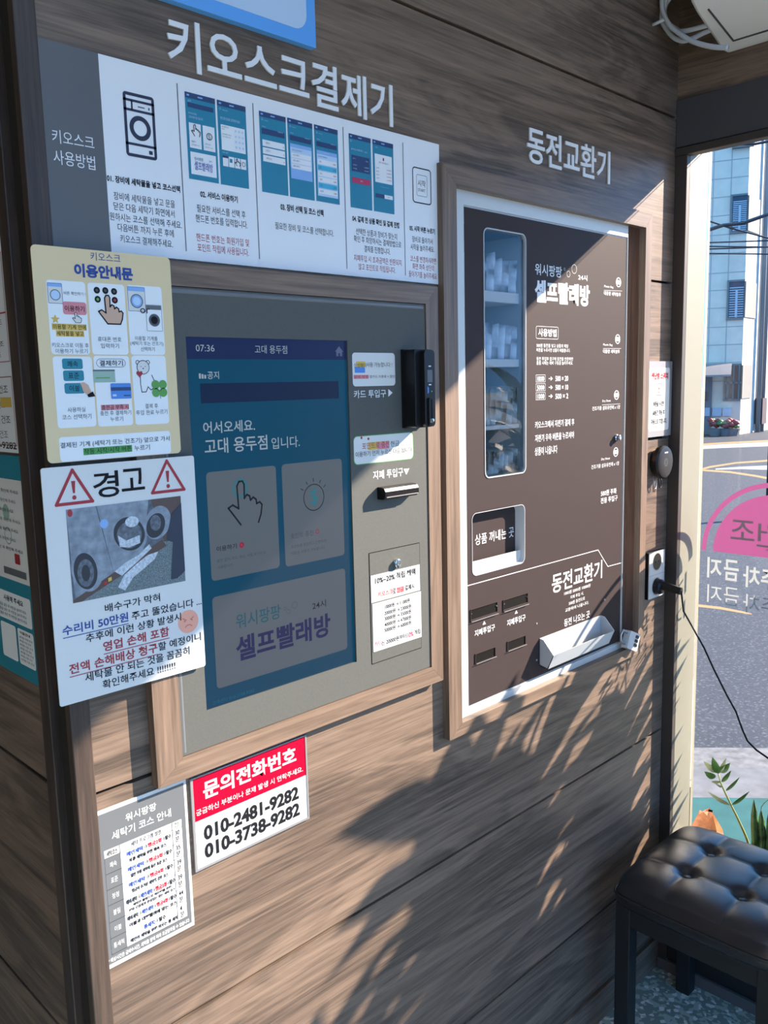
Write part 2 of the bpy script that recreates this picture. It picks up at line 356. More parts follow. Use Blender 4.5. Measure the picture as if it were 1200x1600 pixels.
# ================================================================== boards round the two machines
def frame(name, label, cat, outer, inner, y0, y1, group=None):
    X0, Z0, X1, Z1 = outer; x0, z0, x1, z1 = inner
    t = thing(name, label, cat, ((X0 + X1) / 2, 0, Z0), group)
    for pts, m in (([(X0, Z1), (x0, z1), (x1, z1), (X1, Z1)], 'frame_x'), ([(X0, Z0), (X1, Z0), (x1, z0), (x0, z0)], 'frame_x'),
                   ([(X0, Z0), (x0, z0), (x0, z1), (X0, Z1)], 'frame_z'), ([(X1, Z0), (X1, Z1), (x1, z1), (x1, z0)], 'frame_z')):
        q = MB(); c = (sum(p[0] for p in pts) / 4, sum(p[1] for p in pts) / 4)
        L = [(c[0] + (p[0] - c[0]) * .9995, c[1] + (p[1] - c[1]) * .9995) for p in pts]
        area = sum(L[i][0] * L[(i + 1) % 4][1] - L[(i + 1) % 4][0] * L[i][1] for i in range(4))
        if area < 0: L = L[::-1]
        q.slab(WALL, L, -y1, -y0, m); q.build('board', t, bevel=.0012)
    return t
TF = .016
ko = (WALL.px(247, 1226, TF)[0], WALL.px(299, 1214, TF)[1], WALL.px(692, 1000, TF)[0], WALL.px(683, 448, TF)[1])
ki = (WALL.px(286, 1184, TF)[0], WALL.px(330, 1168, TF)[1], WALL.px(669, 700, TF)[0], WALL.px(600, 470, TF)[1])
frame('wooden_surround', 'brown wood surround of mitred boards framing the grey payment kiosk', 'frame', ko, ki, -TF, -.0003)
co = (WALL.px(697, 720, TF)[0], WALL.px(705, 1157, TF)[1], WALL.px(1012, 700, TF)[0], WALL.px(985, 325, TF)[1])
ci = (WALL.px(718, 720, TF)[0], WALL.px(722, 1130, TF)[1], WALL.px(1003, 700, TF)[0], WALL.px(850, 320, TF)[1])
cfr = frame('wooden_surround', 'brown wood surround of mitred boards framing the white-edged change machine', 'frame', co, ci, -TF, -.0003)
q = MB()                                                       # inner lining of the opening; bounced light is put into its lighter wood
q.box((HX1 - .010, -.010, HZ0 + .01), (HX1 + .0, .10, HZ1 - .002), 'reveal_z'); q.box((HX0, .0605, HZ1 - .012), (HX1, .10, HZ1), 'reveal_z'); q.box((HX0, -.008, HZ0), (HX1, .10, HZ0 + .008), 'reveal_z')
q.build('lining', cfr)

# ================================================================== payment kiosk
KD = .014
kr = (ki[0] + .001, ki[1] + .001, ki[2] - .001, ki[3] - .001)
K = thing('payment_kiosk', 'grey wall-mounted payment kiosk with tall teal touch screen, set in a wood surround', 'kiosk', ((kr[0] + kr[2]) / 2, 0, kr[1]))
srect = WALL.rect([(289, 525), (542, 533), (558, 1033), (324, 1112)], KD)
S = Plane((0, -KD, 0), (1, 0, 0), (0, 0, 1))
def C5(pts): return sc(pts, 2.7907, 270, 440)
def C6(pts): return sc(pts, 2.7907, 270, 700)
b = MB(); u0, v0, u1, v1 = kr; a0, c0, a1, c1 = srect
for r in ((u0, v0, a0, v1), (a1, v0, u1, v1), (a0, v0, a1, c0), (a0, c1, a1, v1)): b.slabr(WALL, r, .0006, KD, 'kiosk_grey')
b.build('housing', K)
b = MB()
b.tube([WALL.w(u0 + .004, v1 - .005, .009), WALL.w(u1 - .004, v1 - .005, .009)], .006, 'kiosk_edge', 12); b.build('top_edge_trim', K, auto=50)['label'] = 'rounded metal edge trim'
b = MB(); b.tube([WALL.w(u0 + .004, v0 + .004, .009), WALL.w(u0 + .004, v1 - .012, .009)], .0055, 'kiosk_edge', 12); b.build('side_edge_trim', K, auto=50)
# screen
b = MB(); d = .0
SP = Plane((0, -KD + .0035, 0), (1, 0, 0), (0, 0, 1))           # the display sits 3.5 mm behind the housing
b.rect(SP, srect, 0, 'd_teal')
hb = SP.px(290, 560)[1]; b.rect(SP, (a0, (hb + SP.px(542, 563)[1]) / 2, a1, c1), .0001, 'd_navy')
b.rect(SP, SP.rect(C5([(118, 443), (722, 435), (724, 512), (123, 528)])), .0001, 'd_bar')
scr = b.build('screen', K); scr['label'] = 'lit touch screen'
for m, t_, p, q_, h, bo in (('d_text', '07:36', (100, 290), (181, 290), 29, 0), ('d_text', '고대 용두점', (357, 295), (498, 297), 36, 0), ('d_text', '공지', (150, 408), (201, 408), 34, .01),
        ('d_text', '어서오세요.', (132, 637), (358, 627), 52, .012), ('d_text', '고대 용두점', (138, 718), (412, 702), 66, .012), ('d_text', '입니다.', (430, 702), (553, 700), 50, .005)):
    b = MB(); P = C5([p, q_]); b.tpx(SP, t_, P[0], P[1], h / 2.79, m, 0, .0002, bo); b.build('clock_text' if t_[0] == '0' else 'screen_text', scr)
b = MB(); x, y = SP.px(*C5([(725, 306)])[0]); s_ = .0085
b.poly(SP, [(x - s_, y), (x + s_, y), (x, y + s_)], .0002, 'd_home'); b.rect(SP, (x - s_ * .7, y - s_ * .8, x - s_ * .2, y), .0002, 'd_home'); b.rect(SP, (x + s_ * .2, y - s_ * .8, x + s_ * .7, y), .0002, 'd_home'); b.rect(SP, (x - s_ * .7, y - s_ * .25, x + s_ * .7, y), .00021, 'd_home'); b.build('home_icon', scr); b = MB()
x, y = SP.px(*C5([(130, 410)])[0])
for i in range(3): b.rrect(SP, (x - .006 + i * .0042, y - .004, x - .003 + i * .0042, y + .003 - i * .001), .0005, .0002, 'd_text')
b.build('notice_icon', scr); b = MB(); P = C6([(172, 1113), (355, 1057)]); b.tpx(SP, '고객센터 010-3738-9282', P[0], P[1], 18 / 2.79, 'd_foot', 0, .0002)
b.build('phone_text', scr)
def card(pts): r = SP.rect(C6(pts)); return r
c1r = card([(143, 105), (448, 78), (467, 520), (170, 582)]); c2r = card([(475, 70), (735, 47), (750, 470), (490, 515)]); c3r = card([(173, 650), (750, 525), (762, 875), (190, 1052)])
def hand(b, pl, cx, cy, s, d, m, w_, fill=None):
    """pointing hand drawn as an outline, the index finger up; s is the height"""
    P = [(-.42, -.02), (-.30, .04), (-.14, -.06), (-.16, .46), (-.10, .56), (0, .56), (.04, .48), (.03, .16), (.10, .24), (.18, .20), (.20, .10), (.28, .16), (.36, .10), (.37, 0), (.46, .03), (.52, -.04), (.48, -.26), (.40, -.44)]
    Q = [(cx + x * s, cy + y * s) for x, y in P]; R_ = Q + [(cx - .10 * s, cy - .44 * s)]
    if fill: b.poly(pl, R_, d, fill)
    b.line(pl, Q, w_, d + .00005, m)
    b.line(pl, [Q[0], (cx - .10 * s, cy - .44 * s)], w_, d + .00005, m)
    if fill: b.line(pl, [Q[-1], R_[-1]], w_, d + .00005, m)
b = MB(); b.rrect(SP, c1r, .006, .0002, 'd_card')
x, y = SP.px(*C6([(293, 175)])[0]); b.ring(SP, x, y, .0105, .0130, .0003, 'd_ring')
x, y = SP.px(*C6([(308, 250)])[0]); hand(b, SP, x, y, .062, .0004, 'd_ink', .0026)
P = C6([(190, 438), (278, 430)]); b.tpx(SP, '이용하기', P[0], P[1], 23 / 2.79, 'd_ink', 0, .0003, .01)
x, y = SP.px(*C6([(300, 423)])[0]); b.disc(SP, x, y, .0042, .0003, 'd_red'); b.ring(SP, x, y, .0009, .0016, .00035, 'd_card')
for t_, p, q_ in (('충전 없이 카드, 현금, 적립 포인트로', (192, 492), (405, 456)), ('사용합니다.', (195, 519), (264, 510))):
    P = C6([p, q_]); b.tpx(SP, t_, P[0], P[1], 14 / 2.79, 'd_grey', 0, .0003)
b.build('use_button', scr)
b = MB(); b.rrect(SP, c2r, .006, .0002, 'd_card'); x, y = SP.px(*C6([(615, 215)])[0]); b.ring(SP, x, y, .0195, .0208, .0003, 'd_ink')
b.text(SP, '$', (x - .007, y - .013, x + .007, y + .013), .0003, 'd_ring')
for a in (35, 60, 90, 120, 148): ca, sa = math.cos(math.radians(a)), math.sin(math.radians(a)); b.line(SP, [(x + .0245 * ca, y + .0245 * sa), (x + .029 * ca, y + .029 * sa)], .0012, .0003, 'd_ink')
P = C6([(513, 382), (612, 372)]); b.tpx(SP, '포인트 충전', P[0], P[1], 24 / 2.79, 'd_grey', 0, .0003)
x, y = SP.px(*C6([(630, 364)])[0]); b.ring(SP, x, y, .0024, .0036, .0003, 'd_red')
for t_, p, q_ in (('포인트를 충전하고 간편하게', (515, 430), (667, 405)), ('적립금 사용이 가능합니다.', (515, 458), (665, 434))):
    P = C6([p, q_]); b.tpx(SP, t_, P[0], P[1], 14 / 2.79, 'd_grey', 0, .0003)
b.build('charge_button', scr)
b = MB(); b.rrect(SP, c3r, .006, .0002, 'd_card')
for t_, p, q_, h, m, bo in (('워시팡팡', (275, 762), (470, 708), 64, 'd_brandteal', .008), ('24시', (608, 690), (667, 675), 32, 'd_ink', .006)):
    P = C6([p, q_]); b.tpx(SP, t_, P[0], P[1], h / 2.79, m, 0, .0003, bo)
P = C6([(275, 868), (687, 778)]); b.tpx(SP, '셀프빨래방', P[0], P[1], 105 / 2.79, 'd_brandnavy', 0, .0003, .028)
for p, r_ in (((490, 700), .0026), ((504, 713), .0036), ((531, 685), .0052)): x, y = SP.px(*C6([p])[0]); b.ring(SP, x, y, r_ - .0005, r_, .0003, 'd_grey')
b.build('brand_banner', scr)
def CK(pts): return sc(pts, 5.3333, 540, 530)
# labels on the housing
b = MB(); r = S.rect(CK([(50, 112), (410, 115), (412, 390), (62, 390)])); b.rrect(S, r, .006, .0003, 'white_paper')
P = CK([(68, 218), (170, 218), (172, 215), (385, 210)]); b.tpx(S, '삼성페이', P[0], P[1], 40 / 5.33, 'ink', 0, .0005); b.tpx(S, '사용 가능합니다 !', P[2], P[3], 40 / 5.33, 'ink', 0, .0005)
r = S.rect(CK([(72, 185), (160, 185), (160, 280), (75, 280)])); b.rrect(S, (r[0], r[1], r[2], (r[1] + r[3]) / 2), .001, .0004, 'card_blue'); b.rrect(S, (r[0] + .004, (r[1] + r[3]) / 2, r[2] + .001, r[3]), .001, .0004, 'yellow_hl')
r = S.rect(CK([(66, 298), (190, 298), (190, 330), (66, 330)])); b.rect(S, r, .0004, 'pink_btn')
P = CK([(68, 314), (188, 313), (198, 312), (408, 310)]); b.tpx(S, '결제 방법', P[0], P[1], 24 / 5.33, 'warn_red', 0, .0005); b.tpx(S, '앱카드 이용료 + 할인', P[2], P[3], 24 / 5.33, 'ink', 0, .0005)
b.build('payment_sticker', K)['label'] = 'white sticker above the card slot lettering'
b = MB(); P = CK([(68, 462), (336, 449)]); b.tpx(S, '카드 투입구', P[0], P[1], 66 / 5.33, 'letter_white', 0, .0003, .008)
b.poly(S, [S.px(*p) for p in CK([(355, 480), (390, 446), (355, 415)])], .0003, 'letter_white'); b.build('card_slot_lettering', K)
b = MB(); r = S.rect(CK([(62, 805), (560, 775), (565, 1000), (66, 1050)])); b.rrect(S, r, .008, .0003, 'green_hl'); b.rrect(S, (r[0] + .0012, r[1] + .0012, r[2] - .0012, r[3] - .0012), .0075, .0004, 'white_paper')
r2 = S.rect(CK([(185, 862), (362, 845), (362, 912), (190, 920)])); b.rect(S, r2, .0005, 'yellow_hl'); r2 = S.rect(CK([(262, 862), (362, 852), (362, 912), (262, 917)])); b.rect(S, r2, .00055, 'pink_btn')
for t_, p, q_, h, m in (('포인트로 충전', (135, 892), (362, 872), 55, 'warn_red'), ('현금', (372, 872), (445, 866), 45, 'ink'), ('이용하기 먼저 누르신 다음 됩니다', (80, 965), (550, 915), 44, 'ink')):
    P = CK([p, q_]); b.tpx(S, t_, P[0], P[1], h / 5.33, m, 0, .0007)
for p in ((130, 822), (188, 830)):
    x, y = S.px(*CK([p])[0]); b.disc(S, x, y, .0022, .0006, 'ink_red', 10)
b.build('points_sticker', K)['label'] = 'white sticker with green rim below the card reader'
b = MB(); P = CK([(228, 1132), (478, 1108)]); b.tpx(S, '지폐 투입구', P[0], P[1], 72 / 5.33, 'letter_white', 0, .0003, .008); b.poly(S, [S.px(*p) for p in CK([(482, 1082), (505, 1130), (530, 1076)])], .0003, 'letter_white'); b.build('note_slot_lettering', K)
# card reader: a deep black bar
b = MB(); x0, z0 = S.px(627, 668); x1, z1 = S.px(664, 547)
zt = S.px(626, 546)[1]; zb = S.px(630, 669)[1]; xa = S.px(627, 600)[0]
b.slabr(S, (xa, zb, xa + .046, zt), 0, .006, 'black_plastic'); b.slab(S, rr(xa + .001, zb + .001, xa + .041, zt - .001, .004), .006, .030, 'black_plastic')
rd = b.build('card_reader', K, bevel=.0012)
b = MB(); b.slab(S, rr(xa + .014, zb + .002, xa + .039, zt - .002, .007), .030, .040, 'black_plastic'); fx = b.build('reader_bezel', rd, bevel=.002)
F_ = Plane((0, -KD - .0402, 0), (1, 0, 0), (0, 0, 1)); xm = xa + .0265
b = MB(); b.rect(F_, (xm - .006, zb + .075, xm + .006, zb + .095), .0001, 'ink_grey'); b.rect(F_, (xm - .003, zb + .1, xm + .003, zb + .102), .0002, 'letter_white'); b.rect(F_, (xm - .003, zb + .070, xm + .003, zb + .072), .0002, 'letter_white'); b.disc(F_, xm + .004, zb + .060, .0008, .0002, 'led_green', 10)
b.poly(F_, [(xm - .0065, zb + .069), (xm - .0065, zb + .056), (xm - .003, zb + .058), (xm - .003, zb + .066)], .0002, 'card_blue'); b.build('reader_display', rd)
b = MB(); b.slab(F_, rr(xm - .006, zb + .004, xm + .006, zb + .050, .003), 0, .003, 'black_plastic'); b.slab(F_, rr(xm - .0012, zb + .010, xm + .0012, zb + .047, .001), .003, .0032, 'cavity'); b.lathe(F_.w(xm, zb + .012, .003), F_.n, [(.0045, 0), (.0035, .0025), (.001, .003)], 'chrome', 14); b.build('card_slot', rd)
# note slot: rounded black mouth
b = MB(); L0 = S.px(*CK([(262, 1300)])[0]); R0 = S.px(*CK([(545, 1250)])[0]); zt = S.px(*CK([(300, 1228)])[0])[1]; zb = S.px(*CK([(300, 1330)])[0])[1]
PR = [(0, zb), (0, zt), (.011, zt), (.016, zt - .002), (.019, zt - .007), (.019, zb + .0045), (.014, zb)]
XA, XB = L0[0], R0[0]; n = len(PR)
V = [(XA, -KD - d_, z) for d_, z in PR] + [(XB, -KD - d_, z) for d_, z in PR]
b.add(V, [[i, (i + 1) % n, n + (i + 1) % n, n + i] for i in range(n)] + [list(range(n))[::-1], [n + i for i in range(n)]], 'black_matte')
ns = b.build('note_slot', K, bevel=.001); b = MB(); b.box((XA + .004, -KD - .0193, zb + .007), (XB - .004, -KD - .018, zb + .0095), 'cavity'); b.box((XA + .003, -KD - .020, zb + .0035), (XB - .003, -KD - .0185, zb + .005), 'metal_grey'); b.build('note_lip', ns)
# service door with lock and two paper notices
def CD(pts): return sc(pts, 7.27, 570, 830)
r = S.rect(CD([(45, 250), (622, 125), (642, 1325), (72, 1520)])); b = MB(); b.outline(S, r, .001, .0012, .0002, 'cavity'); b.slabr(S, (r[0] + .0014, r[1] + .0014, r[2] - .0014, r[3] - .0014), 0, .0008, 'kiosk_grey'); dr = b.build('service_door', K)
x, y = S.px(*CD([(350, 362)])[0]); b = MB(); b.lathe(S.w(x, y, .0008), S.n, [(.0075, 0), (.0075, .006), (.0065, .0068), (.003, .0068), (.003, .0055)], 'chrome', 20); b.rect(S, (x - .0005, y - .003, x + .0005, y + .003), .0078, 'cavity'); b.build('cam_lock', dr, auto=40)
b = MB(); r = S.rect(CD([(57, 512), (610, 375), (628, 668), (75, 812)])); b.slabr(S, r, .0009, .0013, 'white_paper')
P = CD([(110, 558), (568, 462)]); b.tpx(S, '10%~20% 적립 혜택', P[0], P[1], 78 / 7.27, 'ink', 0, .0015, .03)
P = CD([(140, 716), (312, 682), (312, 682), (345, 672), (358, 672), (436, 652), (450, 645), (556, 620)])
for i, (t_, m) in enumerate((('키오스크', 'ink_red'), ('로', 'ink'), ('현금', 'ink_red'), ('결제시', 'ink'))):
    if t_ == '현금': q1 = S.px(*P[4]); q2 = S.px(*P[5]); b.rect(S, (q1[0] - .001, (q1[1] + q2[1]) / 2 - .005, q2[0] + .001, (q1[1] + q2[1]) / 2 + .005), .0014, 'pink_btn')
    b.tpx(S, t_, P[2 * i], P[2 * i + 1], 60 / 7.27, m, 0, .0015, .03)
b.build('bonus_notice', dr)
b = MB(); r = S.rect(CD([(82, 825), (630, 682), (635, 1195), (90, 1378)])); b.slabr(S, r, .0009, .0016, 'white_paper')
for i, (t_, ys) in enumerate((('10000원 → 11000원', 812), ('20000원 → 23000원', 880), ('30000원 → 35000원', 942), ('40000원 → 47000원', 1008), ('50000원 → 60000원', 1070))):
    P = CD([(215, ys + 40), (505 + (i > 0) * 15, ys - 26)]); b.tpx(S, t_, P[0], P[1], 52 / 7.27, 'ink', 0, .0018, .025)
P = CD([(102, 1285), (180, 1265), (180, 1265), (462, 1190), (470, 1182), (545, 1160), (558, 1150), (622, 1130)])
for i, (t_, m) in enumerate((('카드', 'magenta'), ('는 20000원부터', 'ink'), ('10%', 'magenta'), ('적립', 'ink'))): b.tpx(S, t_, P[2 * i], P[2 * i + 1], 58 / 7.27, m, 0, .0018, .025)
b.build('amount_notice', dr)

# ================================================================== change machine
MR = WALL.rect([(708, 292), (981, 350), (971.5, 1012), (722, 1129)])
PRc = WALL.rect([(724, 319), (980, 371), (971.5, 1003), (732.6, 1106)])
Mc = thing('change_machine', 'brown coin change and vending machine with white metal rim and glass product window', 'vending machine', ((MR[0] + MR[2]) / 2, 0, MR[1]))
b = MB(); b.box((MR[0] + .004, .0105, MR[1] + .004), (MR[2] - .004, .012, MR[1] + .30), 'machine_white')
def oshell(b, r, y0, y1, m):
    x0, z0, x1, z1 = r
    b.box((x0, y0, z0), (x0 + .002, y1, z1), m); b.box((x1 - .002, y0, z0), (x1, y1, z1), m); b.box((x0, y0, z0), (x1, y1, z0 + .002), m); b.box((x0, y0, z1 - .002), (x1, y1, z1), m); b.box((x0, y1 - .002, z0), (x1, y1, z1), m)
oshell(b, (MR[0] + .001, MR[1] + .001, MR[2] - .001, MR[3] - .001), .011, .24, 'machine_white'); b.build('cabinet', Mc)
b = MB(); o_ = [(MR[0], MR[1]), (MR[2], MR[1]), (MR[2], MR[3]), (MR[0], MR[3])]; i_ = [(PRc[0], PRc[1]), (PRc[2], PRc[1]), (PRc[2], PRc[3]), (PRc[0], PRc[3])]
b.loop(WALL, o_, i_, -.011, 0, 'machine_white'); b.build('rim', Mc, bevel=.0015)['label'] = 'white metal rim'
b = MB(); e = .0015; i2 = [(PRc[0] + .003, PRc[1] + .003), (PRc[2] - .003, PRc[1] + .003), (PRc[2] - .003, PRc[3] - .003), (PRc[0] + .003, PRc[3] - .003)]
b.loop(WALL, i_, i2, -.008, -.003, 'tray_white'); b.build('inner_rim', Mc)
MD = -.002; Q = Plane((0, -MD, 0), (1, 0, 0), (0, 0, 1))
def C7(p): return sc(p, 3.158, 680, 180)
def C8(p): return sc(p, 3.137, 680, 660)
def C9(p): return sc(p, 4.138, 720, 850)
def CB(p): return sc(p, 5.159, 820, 390)
wr = Q.rect(sc([(133, 62), (366, 98), (365, 1440), (136, 1482)], 3.633, 720, 340)); pk = Q.rect(C8([(178, 447), (437, 405), (437, 690), (184, 748)]))
p0, pz0, p1, pz1 = PRc[0] + .003, PRc[1] + .003, PRc[2] - .003, PRc[3] - .003
xs = max(wr[2], pk[2]) + .012; zm = (wr[1] + pk[3]) / 2; zl = pk[1] - .012
b = MB(); b.rect(Q, (xs, pz0, p1, pz1), 0, 'machine_brown'); b.rect(Q, (p0, pz0, xs, zl), 0, 'machine_brown')
b.loop(Q, rr(p0, zm, xs, pz1, .0001), rr(*wr, .012), None, 0, 'machine_brown'); b.loop(Q, rr(p0, zl, xs, zm, .0001), rr(*pk, .012), None, 0, 'machine_brown')
pan = b.build('front_panel', Mc)
# product window
b = MB(); b.loop(Q, rr(wr[0] - .0018, wr[1] - .0018, wr[2] + .0018, wr[3] + .0018, .013), rr(*wr, .012), -.012, .0012, 'tray_white'); b.build('window_rim', Mc)
b = MB(); x0, z0, x1, z1 = wr; D0, D1 = .014, .115
b.box((x0 - .05, D1, z0), (x1 + .004, D1 + .004, z1), 'case_grey'); b.box((x1, D0, z0), (x1 + .004, D1, z1), 'machine_white'); b.box((x0 - .054, D0, z0), (x0 - .05, D1, z1), 'case_grey'); b.box((x0 - .05, D0, z0 - .004), (x1, D1, z0), 'shelf'); b.box((x0 - .05, D0, z1), (x1, D1, z1 + .004), 'cavity'); b.build('product_case', Mc)
b = MB(); b.poly(Q, rr(x0 - .0005, z0 - .0005, x1 + .0005, z1 + .0005, .012), -.004, 'case_glass'); b.build('window_pane', Mc)
def W6(y): return Q.px(760, y / 3.633 + 340)[1]
shz = [W6(405), W6(800), W6(1187)]; shb = [W6(470), W6(848), W6(1213)]
shelf_front = .016
for t_, bt in zip(shz, shb):
    b = MB(); b.box((x0 - .049, shelf_front, bt), (x1 - .0005, D1 - .001, t_), 'shelf'); b.build('shelf', Mc, bevel=.0015)
def packet(name, label, grp, x, z, wd, dp, h, m, seed, lean):
    rnd = random.Random(seed); V = []; F = []; nx, nz = 7, 8
    for side in (0, 1):
        for j in range(nz + 1):
            for i in range(nx + 1):
                f = i / nx; g_ = j / nz; th = wd / 2 * (max(0, 1 - (2 * f - 1) ** 6) ** .5) * (1 - .75 * max(0, g_ - .62) / .38)
                th += rnd.uniform(-.035, .035) * wd
                V.append((x + lean * g_ * h + (th if side else -th), shelf_front + .004 + dp * f, z + .0006 + h * g_ * (1 + .06 * math.sin(f * 3 + seed) * (g_ > .9))))
    n = (nx + 1) * (nz + 1); k = nx + 1
    for j in range(nz):
        for i in range(nx):
            a = j * k + i; F.append([a, a + k, a + k + 1, a + 1]); F.append([n + a, n + a + 1, n + a + k + 1, n + a + k])
    bd = [i for i in range(nx)] ; 
    for i in range(nx): F.append([i, i + 1, n + i + 1, n + i]); a = nz * k + i; F.append([a, n + a, n + a + 1, a + 1])
    for j in range(nz): a = j * k; F.append([a, n + a, n + a + k, a + k]); a = j * k + nx; F.append([a, a + k, n + a + k, n + a])
    q = MB(); q.add(V, F, m); o = q.build(name, smooth=True); tag(o, label, 'packet', grp); return o
for si, (zz, hh, nn, m, lab, grp) in enumerate(((shz[0], W6(190) - shz[0], 6, 'packet', 'clear-wrapped folded laundry bag on the top shelf behind the vending window', 'packets on the top vending shelf'),
        (shz[1], W6(590) - shz[1], 7, 'packet', 'clear-wrapped folded laundry bag on the second vending shelf, under the top row', 'packets on the second vending shelf'),
        (shz[2], W6(968) - shz[2], 8, 'packet_grey', 'thin grey dryer-sheet packet on the third vending shelf', 'packets on the third vending shelf'),
        (z0, W6(1340) - z0, 9, 'packet_grey', 'thin grey dryer-sheet packet in the lowest row behind the vending window', 'packets in the lowest vending row'))):
    wd = (x1 - x0 + .012) / nn
    for i in range(nn):
        k = random.Random(si * 31 + i)
        packet('wrapped_packet' if m == 'packet' else 'dryer_sheet_packet', lab, grp, x0 - .007 + wd * (i + .5), zz, wd * (.84 if m == 'packet' else .66), .085, hh * k.uniform(.90, 1.02), m, si * 31 + i, k.uniform(.04, .09))
# pick-up opening
b = MB(); x0, z0, x1, z1 = pk; O_ = rr(x0, z0, x1, z1, .012); I_ = rr(x0 + .004, z0 + .004, x1 - .004, z1 - .004, .010)
b.loop(Q, rr(x0 - .0012, z0 - .0012, x1 + .0012, z1 + .0012, .013), O_, None, .0008, 'tray_white')
n = len(O_); b.add([Q.w(u, v, .0008) for u, v in O_] + [Q.w(u, v, -.020) for u, v in I_], [[i, (i + 1) % n, n + (i + 1) % n, n + i] for i in range(n)], 'tray_white'); pu = b.build('pickup_opening', Mc, auto=40)
b = MB(); b.poly(Q, I_, -.020, 'machine_brown'); P = C8([(195, 577), (385, 535)]); b.tpx(Q, '상품 꺼내는 곳', P[0], P[1], 52 / 3.137, 'letter_white', -.020, .0003, .008); b.build('pickup_flap', pu)
# printing on the panel
b = MB(); lw = 'letter_white'
def T(cv, s_, t_, p, q_, h, bo=0.0, m=lw): P = cv([p, q_]); b.tpx(Q, t_, P[0], P[1], h / s_, m, 0, .0002, bo)
T(CB, 5.159, '워시팡팡', (82, 157), (298, 182), 92, .008); T(CB, 5.159, '24시', (430, 225), (503, 227), 46, .01)
for p, r_ in (((320, 158), .0028), ((352, 197), .0062), ((398, 157), .0092)): x, y = Q.px(*CB([p])[0]); b.ring(Q, x, y, r_ - .0006, r_, .0002, lw)
T(CB, 5.159, '셀프빨래방', (80, 335), (522, 372), 178, .04)
b.build('brand_lettering', pan)
b = MB(); r = Q.rect(CB([(90, 615), (270, 625), (270, 722), (90, 720)])); b.outline(Q, r, .004, .0007, .0002, lw); T(CB, 5.159, '사용방법', (108, 666), (256, 674), 62, .02)
for t_, y in (('500원 동전을 넣고 상품의 해당', 774), ('버튼을 누르시면 상품이 배출됩니다.', 810), ('동전 투입후 입구에 동전을 반환하면', 880), ('품절 시에는 레버 구동을 눌러주세요.', 913)): T(CB, 5.159, t_, (94, y), (350 + (y > 800) * 15 + (y > 870) * 22, y + 2), 30)
for i, (t_, k) in enumerate((('10000', '500 × 20'), ('5000', '500 × 10'), ('1000', '500 × 2'))):
    y = 1040 + i * 71; r = Q.rect(CB([(88, y - 31), (165, y - 31), (165, y + 29), (88, y + 29)])); b.outline(Q, r, .0005, .0006, .0002, lw)
    T(CB, 5.159, t_, (98, y + 2), (156, y), 40, .015); T(CB, 5.159, '→', (192, y), (224, y - 1), 32, .02); T(CB, 5.159, k, (246, y), (349, y - 2), 42, .015)
b.build('instruction_lettering', pan); b = MB(); T(CB, 5.159, '키오스크에서 자판기 결제 후', (82, 1415), (398, 1388), 56, .006); T(CB, 5.159, '자판기 우측 버튼을 누르셔야', (82, 1522), (397, 1492), 58, .006); T(C8, 3.137, '상품이 나옵니다', (488, 143), (598, 131), 40, .006)
b.build('instruction_lettering', pan)
for bad, l1, l2, nm, ul in (((755, 264), ((640, 298), (713, 305)), ((637, 352), (773, 362)), ('Plastic Bag', '대용량 세탁봉투'), ((637, 328), (783, 334))), ((748, 722), ((632, 766), (706, 773)), ((630, 818), (765, 824)), ('Plastic Bag', '대용량 세탁봉투'), ((632, 797), (775, 797))), ((739, 1172), ((625, 1222), (692, 1220)), ((543, 1284), (767, 1266)), ('Dry Sheet', '건조기용 섬유유연제 x 1장'), ((622, 1252), (768, 1243)))):
    b = MB(); x, y = Q.px(*CB([bad])[0]); b.ring(Q, x, y, .0086, .0106, .0002, lw); b.rect(Q, (x - .0088, y - .0045, x + .0088, y + .0045), .00025, lw); b.text(Q, '500', (x - .007, y - .003, x + .007, y + .003), .0003, 'machine_brown', .02)
    T(CB, 5.159, nm[0], l1[0], l1[1], 22); T(CB, 5.159, nm[1], l2[0], l2[1], 32, .004); b.line(Q, [Q.px(*p) for p in CB(list(ul))], .0006, .0002, lw); b.build('price_lettering', pan)
b = MB(); x, y = Q.px(*C8([(885, 145)])[0]); b.ring(Q, x, y, .0086, .0106, .0002, lw); b.rect(Q, (x - .0088, y - .0045, x + .0088, y + .0045), .00025, lw); b.text(Q, '500', (x - .007, y - .003, x + .007, y + .003), .0003, 'machine_brown', .02)
T(C8, 3.137, 'Dry Sheet', (814, 181), (856, 178), 14); T(C8, 3.137, '건조기용 섬유유연제 x 1장', (765, 219), (901, 200), 20); b.build('price_lettering', pan); b = MB()
T(C8, 3.137, '500원 주화', (812, 350), (888, 334), 28, .01); T(C8, 3.137, '전용 투입구', (811, 384), (893, 370), 28, .01); b.build('coin_inlet_lettering', pan)
b = MB(); b.line(Q, [Q.px(*p) for p in C8([(160, 800), (798, 625), (846, 706), (917, 687)])], .0016, .0002, lw); b.build('panel_line', pan)
b = MB(); T(C8, 3.137, '동전교환기', (572, 782), (818, 728), 92, .015)
for t_, p, q_, h in (('1000원 5000원 10000원', (632, 836), (760, 801), 17), ('지폐 투입 시,', (662, 857), (727, 838), 17), ('500원 동전으로', (655, 886), (733, 863), 17), ('교환하여 나옵니다.', (637, 918), (752, 886), 17)): T(C8, 3.137, t_, p, q_, h, .004)
T(C8, 3.137, '동전 나오는 곳', (632, 980), (757, 942), 36, .008); b.build('change_lettering', pan)
for p, p1_, p2_ in (((240, 983), (193, 1032), (292, 1006)), ((397, 930), (352, 983), (442, 956))): b = MB(); T(C8, 3.137, '지폐투입구', p1_, p2_, 32, .008); x, y = Q.px(*C8([p])[0]); b.poly(Q, [(x - .005, y - .003), (x + .005, y - .003), (x, y + .004)], .0002, lw); b.build('note_slot_lettering', pan)
